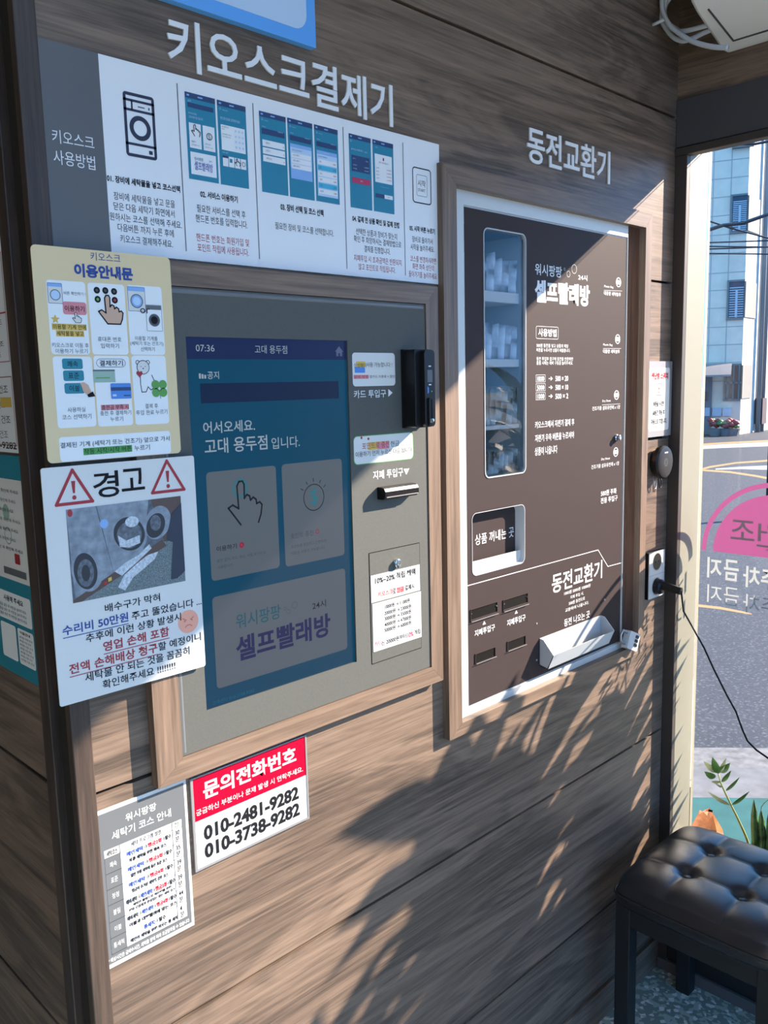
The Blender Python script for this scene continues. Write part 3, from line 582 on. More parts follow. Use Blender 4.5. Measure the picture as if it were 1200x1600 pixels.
x, y = Q.px(*C8([(885, 76)])[0]); b = MB(); b.lathe(Q.w(x, y), Q.n, [(.0085, 0), (.0085, .004), (.0065, .0055), (.0065, .011), (.0052, .012), (.002, .012)], 'chrome', 22); b.build('coin_button', Mc, auto=40)
def slot(pts, nm, dark=True):
    r = Q.rect(C8(pts)); b = MB(); x0, z0, x1, z1 = r
    b.loop(Q, [(x0, z0), (x1, z0), (x1, z1), (x0, z1)], [(x0 + .001, z0 + .003 * dark + .001), (x1 - .001, z0 + .003 * dark + .001), (x1 - .001, z1 - .001), (x0 + .001, z1 - .001)], 0, .002, 'machine_brown')
    b.rect(Q, (x0, z0, x1, z1), .0003, 'cavity'); b.box((x0, -.0028 + MD + .002, z0), (x1, -MD - .0024 - .002, z0 + .0012), 'steel')  # flat black quad, the shade inside the slot put into its colour
    if dark:
        for xx in (x0 + .003, x1 - .003): b.lathe(Q.w(xx, (z0 + z1) / 2 + .004, .0004), Q.n, [(.0014, 0), (.0014, .0015)], 'chrome', 10)
    b.build(nm, Mc)
slot([(170, 915), (302, 880), (303, 938), (172, 976)], 'note_slot'); slot([(330, 870), (450, 836), (453, 888), (332, 930)], 'note_slot')
slot([(193, 1132), (292, 1102), (293, 1148), (195, 1182)], 'return_slot', False); slot([(350, 1072), (440, 1045), (441, 1090), (352, 1118)], 'return_slot', False)
for p in ((490, 515), (930, 360), (490, 750)): b = MB(); x, y = Q.px(*C9([p])[0]); b.lathe(Q.w(x, y), Q.n, [(.0024, 0), (.002, .001), (.0008, .0012)], 'steel', 12); b.build('screw', Mc)
# coin tray
tl = Q.px(*C9([(508, 608)])[0]); tr_ = Q.px(*C9([(905, 462)])[0]); bl = Q.px(*C9([(508, 795)])[0])
X0, X1, ZT, ZB = tl[0], tr_[0], (tl[1] + tr_[1]) / 2, bl[1]
prof = [(0, ZB + .002), (.0, ZT), (.013, ZT), (.0145, ZT - .003), (.038, ZT - .032), (.026, ZB), (.010, ZB)]
# section of the trough: sloping front lip, open on top
b = MB(); k = lambda d_, z: (d_, z)
side = [(0, ZB + .004), (0, ZT), (.011, ZT - .002), (.036, ZT - .030), (.022, ZB)]
def prism(b, pts, xa, xb, m):
    n = len(pts); V = [(xa, -MD - d_, z) for d_, z in pts] + [(xb, -MD - d_, z) for d_, z in pts]
    b.add(V, [[i, (i + 1) % n, n + (i + 1) % n, n + i] for i in range(n)] + [list(range(n))[::-1], [n + i for i in range(n)]], m)
prism(b, side, X0, X0 + .0018, 'tray_white'); prism(b, side, X1 - .0018, X1, 'tray_white')
prism(b, [(.0345, ZT - .0300), (.036, ZT - .030), (.022, ZB), (.0205, ZB + .0015)], X0, X1, 'tray_white'); prism(b, [(0, ZB + .004), (0, ZB + .0055), (.0205, ZB + .0015), (.022, ZB)], X0, X1, 'tray_white'); prism(b, [(0, ZB + .004), (.0, ZT), (.0012, ZT), (.0012, ZB + .004)], X0, X1, 'tray_white')
b.build('coin_tray', Mc)['label'] = 'pale metal coin tray'

# ================================================================== wall lettering
def lettering(name, label, word, s_, ox, oy, lf, rt, tp, bt, bold, loc):
    """lf, rt, tp, bt: measured points on the word's left, right, top and bottom edge"""
    t = thing(name, label, 'lettering', loc)
    g = lambda p: WALL.px(p[0] / s_ + ox, p[1] / s_ + oy)
    u0, u1, v1, v0 = g(lf)[0], g(rt)[0], g(tp)[1], g(bt)[1]
    V, F = raw_glyphs(word, bold); V1, _ = raw_glyphs(word[0], bold); V2, _ = raw_glyphs(word[0] * 2, bold)
    adv = max(v[0] for v in V2) - max(v[0] for v in V1)
    x0 = min(v[0] for v in V); x1 = max(v[0] for v in V); y0 = min(v[1] for v in V); y1 = max(v[1] for v in V)
    for i in range(len(word)):
        keep = [f for f in F if i * adv <= sum(V[k][0] for k in f) / len(f) < (i + 1) * adv]; idx = sorted({k for f in keep for k in f}); mp = {k: n for n, k in enumerate(idx)}
        vv = [V[k] for k in idx]; a0 = min(v[0] for v in vv); a1 = max(v[0] for v in vv); b0 = min(v[1] for v in vv); b1 = max(v[1] for v in vv)
        key = (word + str(i), bold); _txt[key] = ([((v[0] - a0) / (a1 - a0), (v[1] - b0) / (b1 - b0)) for v in vv], [[mp[k] for k in f] for f in keep])
        U = lambda x: u0 + (u1 - u0) * (x - x0) / (x1 - x0); W_ = lambda y: v0 + (v1 - v0) * (y - y0) / (y1 - y0)
        b = MB(); b.text(WALL, word + str(i), (U(a0), W_(b0), U(a1), W_(b1)), .0004, 'letter_white', bold, .0025); b.build('letter', t)
    return t
lettering('wall_lettering', 'large white lettering above the printed instruction board', '키오스크결제기', 2.553, 230, 0, (78, 195), (975, 420), (194, 94), (200, 297), .014, WALL.w(.82, 1.99))
lettering('wall_lettering', 'smaller white lettering above the change machine', '동전교환기', 3.158, 680, 180, (450, 165), (858, 260), (845, 178), (848, 340), .014, WALL.w(1.6, 2.0))

# ================================================================== blue panel at the top
r = (.495, WALL.px(485, 79)[1], WALL.px(485, 60)[0], WALL.px(485, 79)[1] + .42)
t = thing('light_panel', 'bright blue bordered panel on the wall above the large white lettering', 'sign', WALL.w((r[0] + r[2]) / 2, r[1]))
b = MB(); b.slabr(WALL, r, .0004, .012, 'sky_blue'); b.build('blue_border', t, bevel=.001)
iu, iv = WALL.px(470, 30)[0], WALL.px(400, 30)[1]
b = MB(); b.slab(WALL, rr(r[0] + .045, iv, iu, r[3] - .05, .022), .012, .0128, 'pale_blue'); b.build('pale_centre', t)

# ================================================================== instruction board
D = .0035; B = Plane((0, -D, 0), (1, 0, 0), (0, 0, 1))
br = (WALL.px(62, 150)[0] + .0005, WALL.px(686, 445)[1], WALL.px(685, 340)[0], (WALL.px(149, 82)[1] + WALL.px(683, 228)[1]) / 2)
t = thing('instruction_board', 'long white printed board with grey left end, screenshots and five numbered steps', 'sign', WALL.w((br[0] + br[2]) / 2, br[1]))
b = MB(); b.slabr(WALL, br, .0004, D, 'white_board'); bd = b.build('board', t)
us = B.px(151, 90)[0]; us2 = B.px(176, 390)[0]
b = MB(); b.rect(B, (br[0], br[1], (us + us2) / 2, br[3]), .0003, 'heading_grey')
b.tpx(B, '키오스크', (81, 213), (146.7, 223), 21, 'letter_white', 0, .0005); b.tpx(B, '사용방법', (83.3, 245.5), (148.3, 254.5), 22, 'letter_white', 0, .0005); b.build('heading_panel', t)
def fr_(r, a, b_, c, d_): return (r[0] + (r[2] - r[0]) * a, r[3] - (r[3] - r[1]) * d_, r[0] + (r[2] - r[0]) * c, r[3] - (r[3] - r[1]) * b_)
# washing machine icon
r = B.rect([(190.5, 141.1), (239.4, 152.9), (246.2, 251.4), (198.1, 243.2)]); b = MB(); wd = .0038
b.outline(B, r, .004, wd, .0003, 'ink_navy')
for f in (.12, .27, .80): yv = r[3] - (r[3] - r[1]) * f; b.rect(B, (r[0], yv - wd * .4, r[2], yv + wd * .4), .0003, 'ink_navy')
xv = r[0] + (r[2] - r[0]) * .27; b.rect(B, (xv - wd * .3, r[3] - (r[3] - r[1]) * .27, xv + wd * .3, r[3] - (r[3] - r[1]) * .12), .0003, 'ink_navy')
cx, cy = (r[0] + r[2]) / 2, r[3] - (r[3] - r[1]) * .535; R_ = (r[2] - r[0]) * .345
b.ring(B, cx, cy, R_ - wd * .8, R_, .0003, 'ink_navy', 40); b.ring(B, cx, cy, R_ * .62, R_ * .62 + wd * .7, .0003, 'ink_navy', 40)
b.rect(B, fr_(r, .46, .19, .68, .21), .0003, 'ink_grey'); b.rect(B, fr_(r, .80, .18, .84, .22), .0003, 'ink_navy'); b.rrect(B, fr_(r, .74, .86, .86, .92), .0008, .0003, 'ink_navy'); b.build('washing_machine_icon', t)
# screenshots
def shot(pts, items):
    r = B.rect(pts); b = MB(); b.rect(B, r, .0003, 'teal'); b.rect(B, fr_(r, 0, 0, 1, .065), .0004, 'navy'); b.rect(B, fr_(r, .42, .025, .58, .042), .0005, 'light_blue'); b.rect(B, fr_(r, .06, .022, .14, .042), .0005, 'light_blue'); b.rect(B, fr_(r, .90, .02, .95, .05), .0005, 'dot_dark')
    for i, it in enumerate(items):
        if it[0] == 'T': b.text(B, it[2], fr_(r, *it[3:7]), .0010 + i * 2e-5, it[1])
        elif it[0] == 'R': b.rect(B, fr_(r, *it[2:6]), .0005 + i * 2e-5, it[1])
        elif it[0] == 'O': q = fr_(r, *it[2:6]); b.ring(B, (q[0] + q[2]) / 2, (q[1] + q[3]) / 2, (q[2] - q[0]) * .38, (q[2] - q[0]) * .5, .0009 + i * 2e-5, it[1])
        elif it[0] == 'D': q = fr_(r, *it[2:6]); b.disc(B, (q[0] + q[2]) / 2, (q[1] + q[3]) / 2, (q[2] - q[0]) * .5, .0009 + i * 2e-5, it[1], 12)
        elif it[0] == 'H': q = fr_(r, *it[2:6]); hand(b, B, (q[0] + q[2]) / 2, (q[1] + q[3]) / 2, q[3] - q[1], .0012, 'ink', .0009)
    return b.build('screenshot', t)
W, P_, I = 'white_board', 'pale_blue', 'ink_grey'
shot([(287.2, 142.1), (335.2, 154.7), (342.2, 286.8), (296.2, 279.3)], [('T', P_, '공지', .07, .085, .18, .11), ('R', 'navy', .07, .115, .93, .17), ('T', P_, '어서오세요.', .08, .225, .36, .25), ('T', P_, '고대 용두점 입니다.', .08, .265, .56, .295),
    ('R', W, .08, .345, .47, .635), ('R', W, .53, .345, .93, .635), ('R', W, .08, .68, .93, .94), ('H', I, .2, .37, .36, .50), ('T', I, '이용하기', .13, .55, .28, .57), ('T', I, '충전 없이 카드', .13, .59, .40, .605), ('O', I, .64, .41, .84, .52), ('T', I, 'S', .70, .44, .77, .50), ('T', I, '포인트 충전', .58, .55, .76, .57), ('T', I, '충전하고 사용', .58, .59, .83, .605),
    ('T', 'teal', '워시팡팡', .19, .735, .49, .775), ('T', 'brand_blue', '셀프빨래방', .19, .785, .80, .885), ('T', 'brand_blue', '24시', .68, .745, .78, .77)])
shot([(338.4, 155.6), (383, 166.9), (389.4, 295.6), (345, 287.7)], [('O', P_, .06, .09, .12, .11), ('T', P_, '처음으로', .16, .10, .34, .115), ('T', P_, '핸드폰번호를 입력해주세요', .08, .19, .76, .225), ('R', 'cream_card', .09, .28, .48, .58), ('R', W, .48, .28, .93, .58), ('T', I, '휴대폰번호', .12, .295, .36, .315), ('T', I, '010', .12, .325, .2, .34), ('T', I, '입력해주세요', .12, .385, .44, .40), ('T', I, '개인정보수집', .12, .415, .40, .43)] +
    [('D', P_, .56 + .12 * i, .31 + .065 * j, .63 + .12 * i, .345 + .065 * j) for i in range(3) for j in range(4)] + [('T', P_, '다른 방법', .09, .605, .28, .62)] + [('R', W, .10 + .21 * i, .65, .29 + .21 * i, .775) for i in range(4)] + [('R', 'navy', .10, .65, .29, .675), ('R', 'teal', .34, .675, .43, .72), ('H', I, .55, .665, .66, .75), ('O', I, .76, .68, .89, .745)])
hd = [('O', P_, .07, .085, .13, .115), ('T', P_, '처음으로', .17, .10, .32, .113), ('T', P_, '선택정보', .08, .178, .22, .193), ('T', P_, '이용안내', .66, .205, .86, .22)]
shot([(403.8, 173.1), (445.9, 182.8), (450.6, 306.7), (410, 299.2)], hd + [('R', 'navy', .07, .205, .93, .275)] + sum([[('R', W, .08, .345 + .095 * i, .92, .425 + .095 * i), ('T', I, s_, .19, .37 + .095 * i, .35 + .05 * (i == 2), .395 + .095 * i), ('R', I, .86, .385 + .095 * i, .88, .40 + .095 * i)] for i, s_ in enumerate(('세탁기', '건조기', '세탁건조'))], []))
shot([(448.1, 183.6), (487.2, 193.4), (492, 314), (453.3, 307)], hd + [('R', 'navy', .07, .21, .93, .275), ('R', 'light_blue', .07, .315, .93, .36), ('R', 'pale_blue', .07, .36, .93, .76), ('R', 'light_blue', .07, .62, .93, .76), ('T', I, '세탁기를 선택하세요', .13, .385, .52, .405)] + sum([[('R', W, .11, .43 + .07 * i, .89, .49 + .07 * i), ('T', I, s_, .16, .445 + .07 * i, .42, .47 + .07 * i)] for i, s_ in enumerate(('01번 세탁기', '02번 세탁기', '03번 세탁기'))], []))
shot([(490.3, 194.2), (527, 203.4), (531, 320), (494.2, 314)], hd + [('R', 'navy', .07, .21, .93, .275), ('R', 'light_blue', .07, .325, .93, .375), ('R', 'pale_blue', .07, .375, .93, .925), ('T', P_, '01번 세탁기', .37, .34, .62, .36), ('T', I, '코스를 선택하세요', .12, .395, .50, .415)] + sum([[('R', 'cyan' if i in (1, 4) else W, .10, .44 + .078 * i, .90, .505 + .078 * i), ('T', I, s_, .16, .46 + .078 * i, .25 + .04 * (i == 5), .485 + .078 * i), ('T', 'warn_red' if i not in (1, 4) else I, '6,000', .74, .465 + .078 * i, .86, .49 + .078 * i)] for i, s_ in enumerate(('쾌속', '표준', '청정', '불림', '이불', '통세척'))], []))
shot([(544.3, 208.2), (578.8, 216.5), (581.7, 329.4), (547.9, 323.6)], [('O', P_, .05, .08, .12, .11), ('T', P_, '결제하실 금액을 확인', .08, .19, .60, .215), ('T', P_, '하세요', .68, .20, .80, .22), ('R', 'navy', .09, .28, .92, .50), ('T', P_, '세탁기', .14, .32, .26, .335), ('T', P_, '표준', .72, .325, .84, .34), ('T', P_, '결제금액', .14, .405, .31, .42), ('T', P_, '6,000원', .66, .41, .86, .43), ('T', P_, '적립', .14, .455, .31, .47), ('T', P_, '600원', .66, .46, .84, .475), ('R', 'magenta', .09, .58, .92, .66), ('T', P_, '결제', .46, .61, .56, .63)])
shot([(581.4, 217.6), (613.9, 225.1), (616.1, 335.1), (584.3, 329.8)], [('T', P_, '결제', .12, .095, .22, .11), ('R', W, .09, .19, .92, .585), ('R', 'warn_red', .47, .23, .54, .27), ('T', I, '결제가 완료되었습니다', .27, .29, .74, .315)] + sum([[('T', I, '금액', .13, .375 + .048 * i, .27, .395 + .048 * i), ('T', 'warn_red', '6,000원', .64, .38 + .048 * i, .87, .40 + .048 * i)] for i in range(4)], []) + [('T', 'light_blue', '확인을 눌러주세요', .33, .635, .74, .65), ('R', 'navy', .09, .745, .50, .80), ('R', W, .52, .745, .92, .80), ('T', I, '확인', .66, .765, .76, .785)])
for p, q in (((275, 129.8), (292.2, 392.7)), ((393.7, 160.9), (406.4, 405)), ((535.3, 198.4), (542.4, 420)), ((628.3, 222.5), (634.2, 430.5))):
    u = (B.px(*p)[0] + B.px(*q)[0]) / 2; b = MB(); b.rect(B, (u - .0007, B.px(*q)[1], u + .0007, B.px(*p)[1]), .0003, 'ink_grey'); b.build('column_divider', t)
b = MB(); r = B.rect([(643, 259), (672.7, 266.4), (674.3, 320.8), (645.7, 316.8)]); b.outline(B, r, .006, .0018, .0003, 'ink'); r = B.rect([(650.3, 272), (666.5, 275.3), (667.8, 308.6), (651, 305.7)]); b.outline(B, r, .003, .0007, .0003, 'ink_grey')
b.tpx(B, '시작', (652.7, 285.9), (664.6, 287.8), 10, 'ink', 0, .0003); b.tpx(B, 'START', (653, 296.7), (664, 298.3), 4.5, 'ink', 0, .0003); b.build('start_button_icon', t)
TX = [[('01. 장비에 세탁물을 넣고 코스선택', (166.8, 279.3), (281.2, 294.7), 11, 'ink', .03), ('장비에 세탁물을 넣고 문을', (177.5, 306.7), (273, 318.5), 12, 'ink', 0), ('닫은 다음 세탁기 화면에서', (177.5, 321.8), (272.4, 334.5), 12, 'ink', 0), ('원하시는 코스를 선택해 주세요.', (171.3, 337.4), (283.9, 352), 12, 'ink', 0), ('다음버튼 까지 누른 후에', (183.7, 354.6), (271.3, 365.5), 12, 'ink', 0), ('키오스크 결제해주세요.', (187.8, 372), (269.9, 382), 12, 'ink', 0)],
 [('02. 서비스 이용하기', (312.7, 302.3), (371.2, 312.5), 11, 'ink', .03), ('필요한 서비스를 선택 후', (307.5, 325.5), (383.4, 335.5), 12, 'ink', 0), ('핸드폰 번호를 입력합니다.', (305.6, 341), (386.6, 351.5), 12, 'ink', 0), ('핸드폰 번호는 회원가입 및', (306.5, 370.5), (389, 380), 12, 'ink_red', 0), ('포인트 적립에 사용됩니다.', (308.4, 385.8), (388.6, 395.3), 12, 'ink_red', 0)],
 [('03. 장비 선택 및 코스 선택', (438, 323), (505.3, 333.3), 11, 'ink', .03), ('필요한 장비 및 코스를 선택합니다.', (429.8, 351.8), (521.3, 365.2), 11, 'ink', 0)],
 [('04. 결제 전 상품 확인 및 결제 진행', (550.3, 340.6), (623.8, 352.9), 9.5, 'ink', .03), ('선택한 상품과 장비가 맞는지', (556, 361.8), (620.2, 370), 10, 'ink', 0), ('확인 후 희망하시는 결제방법으로', (552.8, 373), (626.7, 382.5), 10, 'ink', 0), ('결제를 진행합니다.', (569, 388), (609.6, 394), 10, 'ink', 0), ('지폐투입 시 초과금액은 반환되지', (552.8, 402.5), (627, 411), 10, 'ink_red', 0), ('않고 포인트로 적립됩니다.', (560, 415.8), (617.8, 423), 10, 'ink_red', 0)],
 [('05. 시작 버튼 누르기', (639.7, 355.6), (679.2, 362.4), 9, 'ink', .03), ('장비로 돌아가서', (643.8, 372.5), (675.8, 378.6), 9.5, 'ink', 0), ('시작을 눌러주세요.', (641.3, 384.6), (678.2, 391), 9.5, 'ink', 0), ('코스를 변경하시려면', (641, 402.7), (681.1, 409.5), 9.5, 'ink_red', 0), ('화면 좌측 상단의', (644.3, 415), (677.9, 420.3), 9.5, 'ink_red', 0), ('돌아가기를 눌러주세요.', (638.6, 426.6), (683, 433.3), 9.5, 'ink_red', 0)]]
for blk in TX:
    b = MB()
    for s_, p, q, h, m, bo in blk: b.tpx(B, s_, p, q, h, m, 0, .0003, bo)
    b.build('step_text', t)

# ================================================================== yellow how-to poster
D = .0185; Y = Plane((0, -D, 0), (1, 0, 0), (0, 0, 1)); CY = lambda p: sc(p, 3.529, 0, 360)
r = Y.rect([(46, 380), (263, 403), (285, 707), (76, 725)])
t = thing('notice_poster', 'yellow laminated how-to poster with six picture cards, hanging left of the touch screen', 'poster', Y.w((r[0] + r[2]) / 2, r[1]))
b = MB(); b.slab(Y, rr(*r, .006), -.0012, 0, 'cream'); b.build('sheet', t)
b = MB(); P = CY([(498, 144), (663, 154)]); b.tpx(Y, '키오스크', P[0], P[1], 13, 'ink_blue', 0, .0003); P = CY([(408, 219), (732, 242)]); b.tpx(Y, '이용안내문', P[0], P[1], 21, 'ink_blue', 0, .0003, .045); b.build('heading', t)
cards = [[(252, 270), (470, 285), (495, 685), (283, 683)], [(482, 287), (685, 300), (708, 685), (508, 685)], [(697, 300), (888, 312), (912, 685), (718, 688)], [(288, 697), (505, 693), (532, 1080), (320, 1092)], [(515, 692), (712, 690), (733, 1073), (540, 1083)], [(722, 690), (912, 690), (933, 1065), (748, 1072)], [(325, 1140), (938, 1105), (943, 1226), (332, 1280)]]
txt = [[('버튼 확인하기 !', (350, 346), (470, 352), 20, 'ink_grey', 0), ('이용할 기계 안에', (291, 532), (473, 534), 27, 'ink', 0), ('세탁물을 넣고', (312, 570), (460, 568), 26, 'ink', 0), ('키오스크로 이동 후', (285, 633), (488, 634), 26, 'ink_grey', 0), ('이용하기 누르기', (305, 667), (482, 665), 26, 'ink_grey', 0)],
  [('휴대폰 번호', (538, 600), (668, 601), 27, 'ink_grey', 0), ('입력하기', (555, 637), (655, 637), 27, 'ink_grey', 0)],
  [('or', (772, 447), (825, 441), 28, 'ink', 0), ('이용할 기계를', (743, 595), (867, 597), 24, 'ink_grey', 0), ('(세탁기 또는 건조기)', (718, 625), (900, 626), 26, 'ink_grey', 0), ('선택하기', (775, 655), (852, 655), 24, 'ink_grey', 0)],
  [('사용하실', (372, 990), (470, 987), 27, 'ink_grey', 0), ('코스 선택하기', (342, 1030), (503, 1025), 28, 'ink_grey', 0)],
  [('결제하기', (548, 733), (676, 731), 32, 'ink', .01), ('충전금 부족 시', (560, 975), (707, 974), 26, 'ink', 0), ('충전 후 결제하기', (552, 1008), (722, 1004), 26, 'ink_grey', 0), ('누르기', (608, 1041), (678, 1038), 25, 'ink_grey', 0)],
  [('결제 후', (800, 969), (870, 967), 26, 'ink_grey', 0), ('투입 완료 누르기', (750, 1005), (922, 1000), 27, 'ink_grey', 0)],
  [('결제된 기계 (세탁기 또는 건조기) 앞으로 가서', (332, 1187), (934, 1150), 34, 'ink', 0), ('작동 시작/시작 버튼', (462, 1218), (725, 1203), 30, 'ink', 0), ('누르기', (740, 1200), (825, 1195), 30, 'ink', 0)]]
def yr(x0, y0, x1, y1): return Y.rect(CY([(x0, y0), (x1, y0), (x1, y1), (x0, y1)]))
def washer(b, r, body, drum, d):
    b.rrect(Y, r, .001, d, body); b.outline(Y, r, .001, .0005, d + .0001, 'ink_blue' if body == 'white_paper' else 'ink_grey'); b.rect(Y, fr_(r, .03, .02, .97, .18), d + .00005, 'light_blue' if body == 'white_paper' else 'ink_grey')
    cx, cy = (r[0] + r[2]) / 2, r[1] + (r[3] - r[1]) * .42; R_ = (r[2] - r[0]) * .36; b.disc(Y, cx, cy, R_, d + .0001, drum); b.ring(Y, cx, cy, R_ * .85, R_, d + .00015, 'ink_grey'); b.disc(Y, cx, cy, R_ * .6, d + .00015, 'pale_blue' if body == 'white_paper' else 'ink')
for i, (cp, tx) in enumerate(zip(cards, txt)):
    b = MB(); b.rrect(Y, Y.rect(CY(cp)), .004, .0002, 'cream_card')
    if i == 0:
        washer(b, yr(262, 290, 343, 403), 'white_paper', 'pale_blue', .0004); b.rrect(Y, yr(346, 395, 476, 465), .003, .0004, 'pink_btn'); P = CY([(356, 432), (464, 432)]); b.tpx(Y, '이용하기', P[0], P[1], 9, 'ink', 0, .0006, .01)
        x, y = Y.px(*CY([(421, 484)])[0]); hand(b, Y, x, y, .012, .0007, 'ink', .0006, 'white_paper')
        x, y = Y.px(*CY([(304, 490)])[0]); b.poly(Y, [(x + (.0056 if k % 2 == 0 else .0025) * math.sin(k * math.pi / 5), y + (.0056 if k % 2 == 0 else .0025) * math.cos(k * math.pi / 5)) for k in range(10)], .0005, 'yellow_hl')
        b.rect(Y, yr(286, 516, 476, 550), .0003, 'yellow_hl'); b.rect(Y, yr(309, 552, 463, 586), .0003, 'yellow_hl')
    if i == 1:
        for p, m in (((533, 330), 'dot_dark'), ((580, 332), 'dot_dark'), ((628, 337), 'dot_dark'), ((538, 380), 'clover'), ((632, 385), 'warn_red')): x, y = Y.px(*CY([p])[0]); b.disc(Y, x, y, .0040, .0004, 'ink'); b.disc(Y, x, y, .0018, .0005, m)
        x, y = Y.px(*CY([(603, 447)])[0]); hand(b, Y, x, y, .034, .0006, 'ink', .0016, 'skin_print')
    if i == 2: washer(b, yr(704, 312, 800, 446), 'white_paper', 'light_blue', .0004); washer(b, yr(806, 412, 892, 556), 'cream_card', 'dot_dark', .0006)
    if i == 3:
        for s_, q in (('쾌속', (342, 707, 455, 765)), ('표준', (348, 772, 462, 830)), ('이불', (355, 842, 465, 900))):
            rq = yr(*q); b.rrect(Y, rq, .0025, .0004, 'teal_btn'); b.text(Y, s_, fr_(rq, .24, .22, .76, .78), .0006, 'ink')
        P = [Y.px(*p) for p in CY([(440, 842), (462, 838), (486, 852), (500, 885), (505, 908), (480, 905), (458, 888), (450, 862)])]; b.poly(Y, P[::-1], .0008, 'skin_print'); P = [Y.px(*p) for p in CY([(480, 905), (510, 888), (524, 915), (486, 920)])]; b.poly(Y, P[::-1], .0009, 'ink')
    if i == 4:
        b.outline(Y, yr(530, 708, 692, 755), .0055, .0005, .0004, 'ink'); rq = yr(514, 768, 634, 838); b.rect(Y, rq, .0004, 'banknote'); b.rect(Y, fr_(rq, .1, .6, .75, .68), .0005, 'clover'); b.rect(Y, fr_(rq, 0, 0, 1, .12), .0005, 'ink_grey')
        rq = yr(610, 843, 722, 928); b.rrect(Y, rq, .0015, .0006, 'card_blue'); b.rect(Y, fr_(rq, 0, .25, 1, .48), .0007, 'navy'); b.rect(Y, fr_(rq, .62, .76, .95, .84), .0007, 'navy'); b.rect(Y, fr_(rq, .08, .70, .26, .84), .0007, 'pale_blue'); b.rect(Y, yr(556, 960, 710, 990), .0003, 'pink_btn')
    if i == 5:
        x, y = Y.px(*CY([(788, 755)])[0]); k = .00052
        for ex in (-1, 1): b.ring(Y, x + ex * .0072, y + .0062, .0020, .0028, .0004, 'ink')
        b.disc(Y, x, y, .0088, .0005, 'white_paper'); b.ring(Y, x, y, .0081, .0089, .0006, 'ink'); b.disc(Y, x - .003, y + .001, .0006, .0006, 'ink', 8); b.disc(Y, x + .003, y + .001, .0006, .0006, 'ink', 8); b.disc(Y, x, y - .0015, .0009, .0006, 'ink', 8)
        P = [Y.px(*p) for p in CY([(772, 795), (775, 850), (782, 892), (806, 890), (816, 862), (832, 880), (846, 870), (850, 830), (836, 798)])]; b.line(Y, P, .0009, .0005, 'ink')
        x, y = Y.px(*CY([(768, 790)])[0]); b.poly(Y, [(x, y - .005), (x + .0045, y), (x + .0035, y + .003), (x + .0012, y + .003), (x, y + .0018), (x - .0012, y + .003), (x - .0035, y + .003), (x - .0045, y)], .0007, 'warn_red')
        x, y = Y.px(*CY([(878, 872)])[0])
        for dx, dy in ((-1, 1), (1, 1), (-1, -1), (1, -1)): b.disc(Y, x + dx * .0052, y + dy * .0050, .0058, .0007 + .00001 * dx, 'clover', 16)
        b.line(Y, [(x, y - .006), (x + .001, y - .0125)], .0009, .0007, 'clover'); b.line(Y, circ(x, y, .003, n=8, a0=200, a1=340), .0005, .0009, 'ink')
    if i == 6: b.rect(Y, Y.rect(CY([(458, 1200), (728, 1184), (728, 1222), (460, 1238)])), .0003, 'green_hl')
    for s_, p, q, h, m, bo in tx: P = CY([p, q]); b.tpx(Y, s_, P[0], P[1], h / 3.529, m, 0, .0008 if s_ == 'or' else .0006, bo)
    b.build('picture_card' if i < 6 else 'text_card', t)

# ================================================================== white warning sheet
D = .0215; V_ = Plane((0, -D, 0), (1, 0, 0), (0, 0, 1)); CW = lambda p: sc(p, 3.529, 0, 690)
r = V_.rect([(63, 733), (302, 711), (322, 1042), (94, 1103)])
t = thing('warning_sheet', 'white laminated warning sheet with two red triangles and a laundry photo, below the yellow poster', 'notice', V_.w((r[0] + r[2]) / 2, r[1]))
b = MB(); b.slab(V_, rr(*r, .003), -.0015, 0, 'white_paper'); b.build('sheet', t)
for tri in (((395, 148), (303, 358), (518, 330)), ((917, 98), (833, 290), (1022, 265))):
    b = MB(); P = [Vector(V_.px(*p)) for p in CW(tri)]; c = sum(P, Vector((0, 0))) / 3; yb = (P[1].y + P[2].y) / 2; P[1].y = P[2].y = yb; P[0].x = (P[1].x + P[2].x) / 2
    c = sum(P, Vector((0, 0))) / 3; P = [c + (p - c) * .93 for p in P]; b.line(V_, P, .0038, .0003, 'warn_red', True)
    for p in P: b.disc(V_, p.x, p.y, .0019, .00031, 'warn_red', 14)
    hgt = P[0].y - yb; x = c.x; b.poly(V_, [(x - .0013, yb + hgt * .32), (x + .0013, yb + hgt * .32), (x + .0026, yb + hgt * .68), (x - .0026, yb + hgt * .68)], .0003, 'warn_red'); b.disc(V_, x, yb + hgt * .19, .0027, .0003, 'warn_red', 14); b.build('warning_triangle', t)
b = MB(); P = CW([(512, 247), (655, 225), (668, 215), (796, 203)]); b.tpx(V_, '경', P[0], P[1], 145 / 3.529, 'ink', 0, .0003, .012); b.tpx(V_, '고', P[2], P[3], 122 / 3.529, 'ink', 0, .0003, .012); b.build('heading', t)
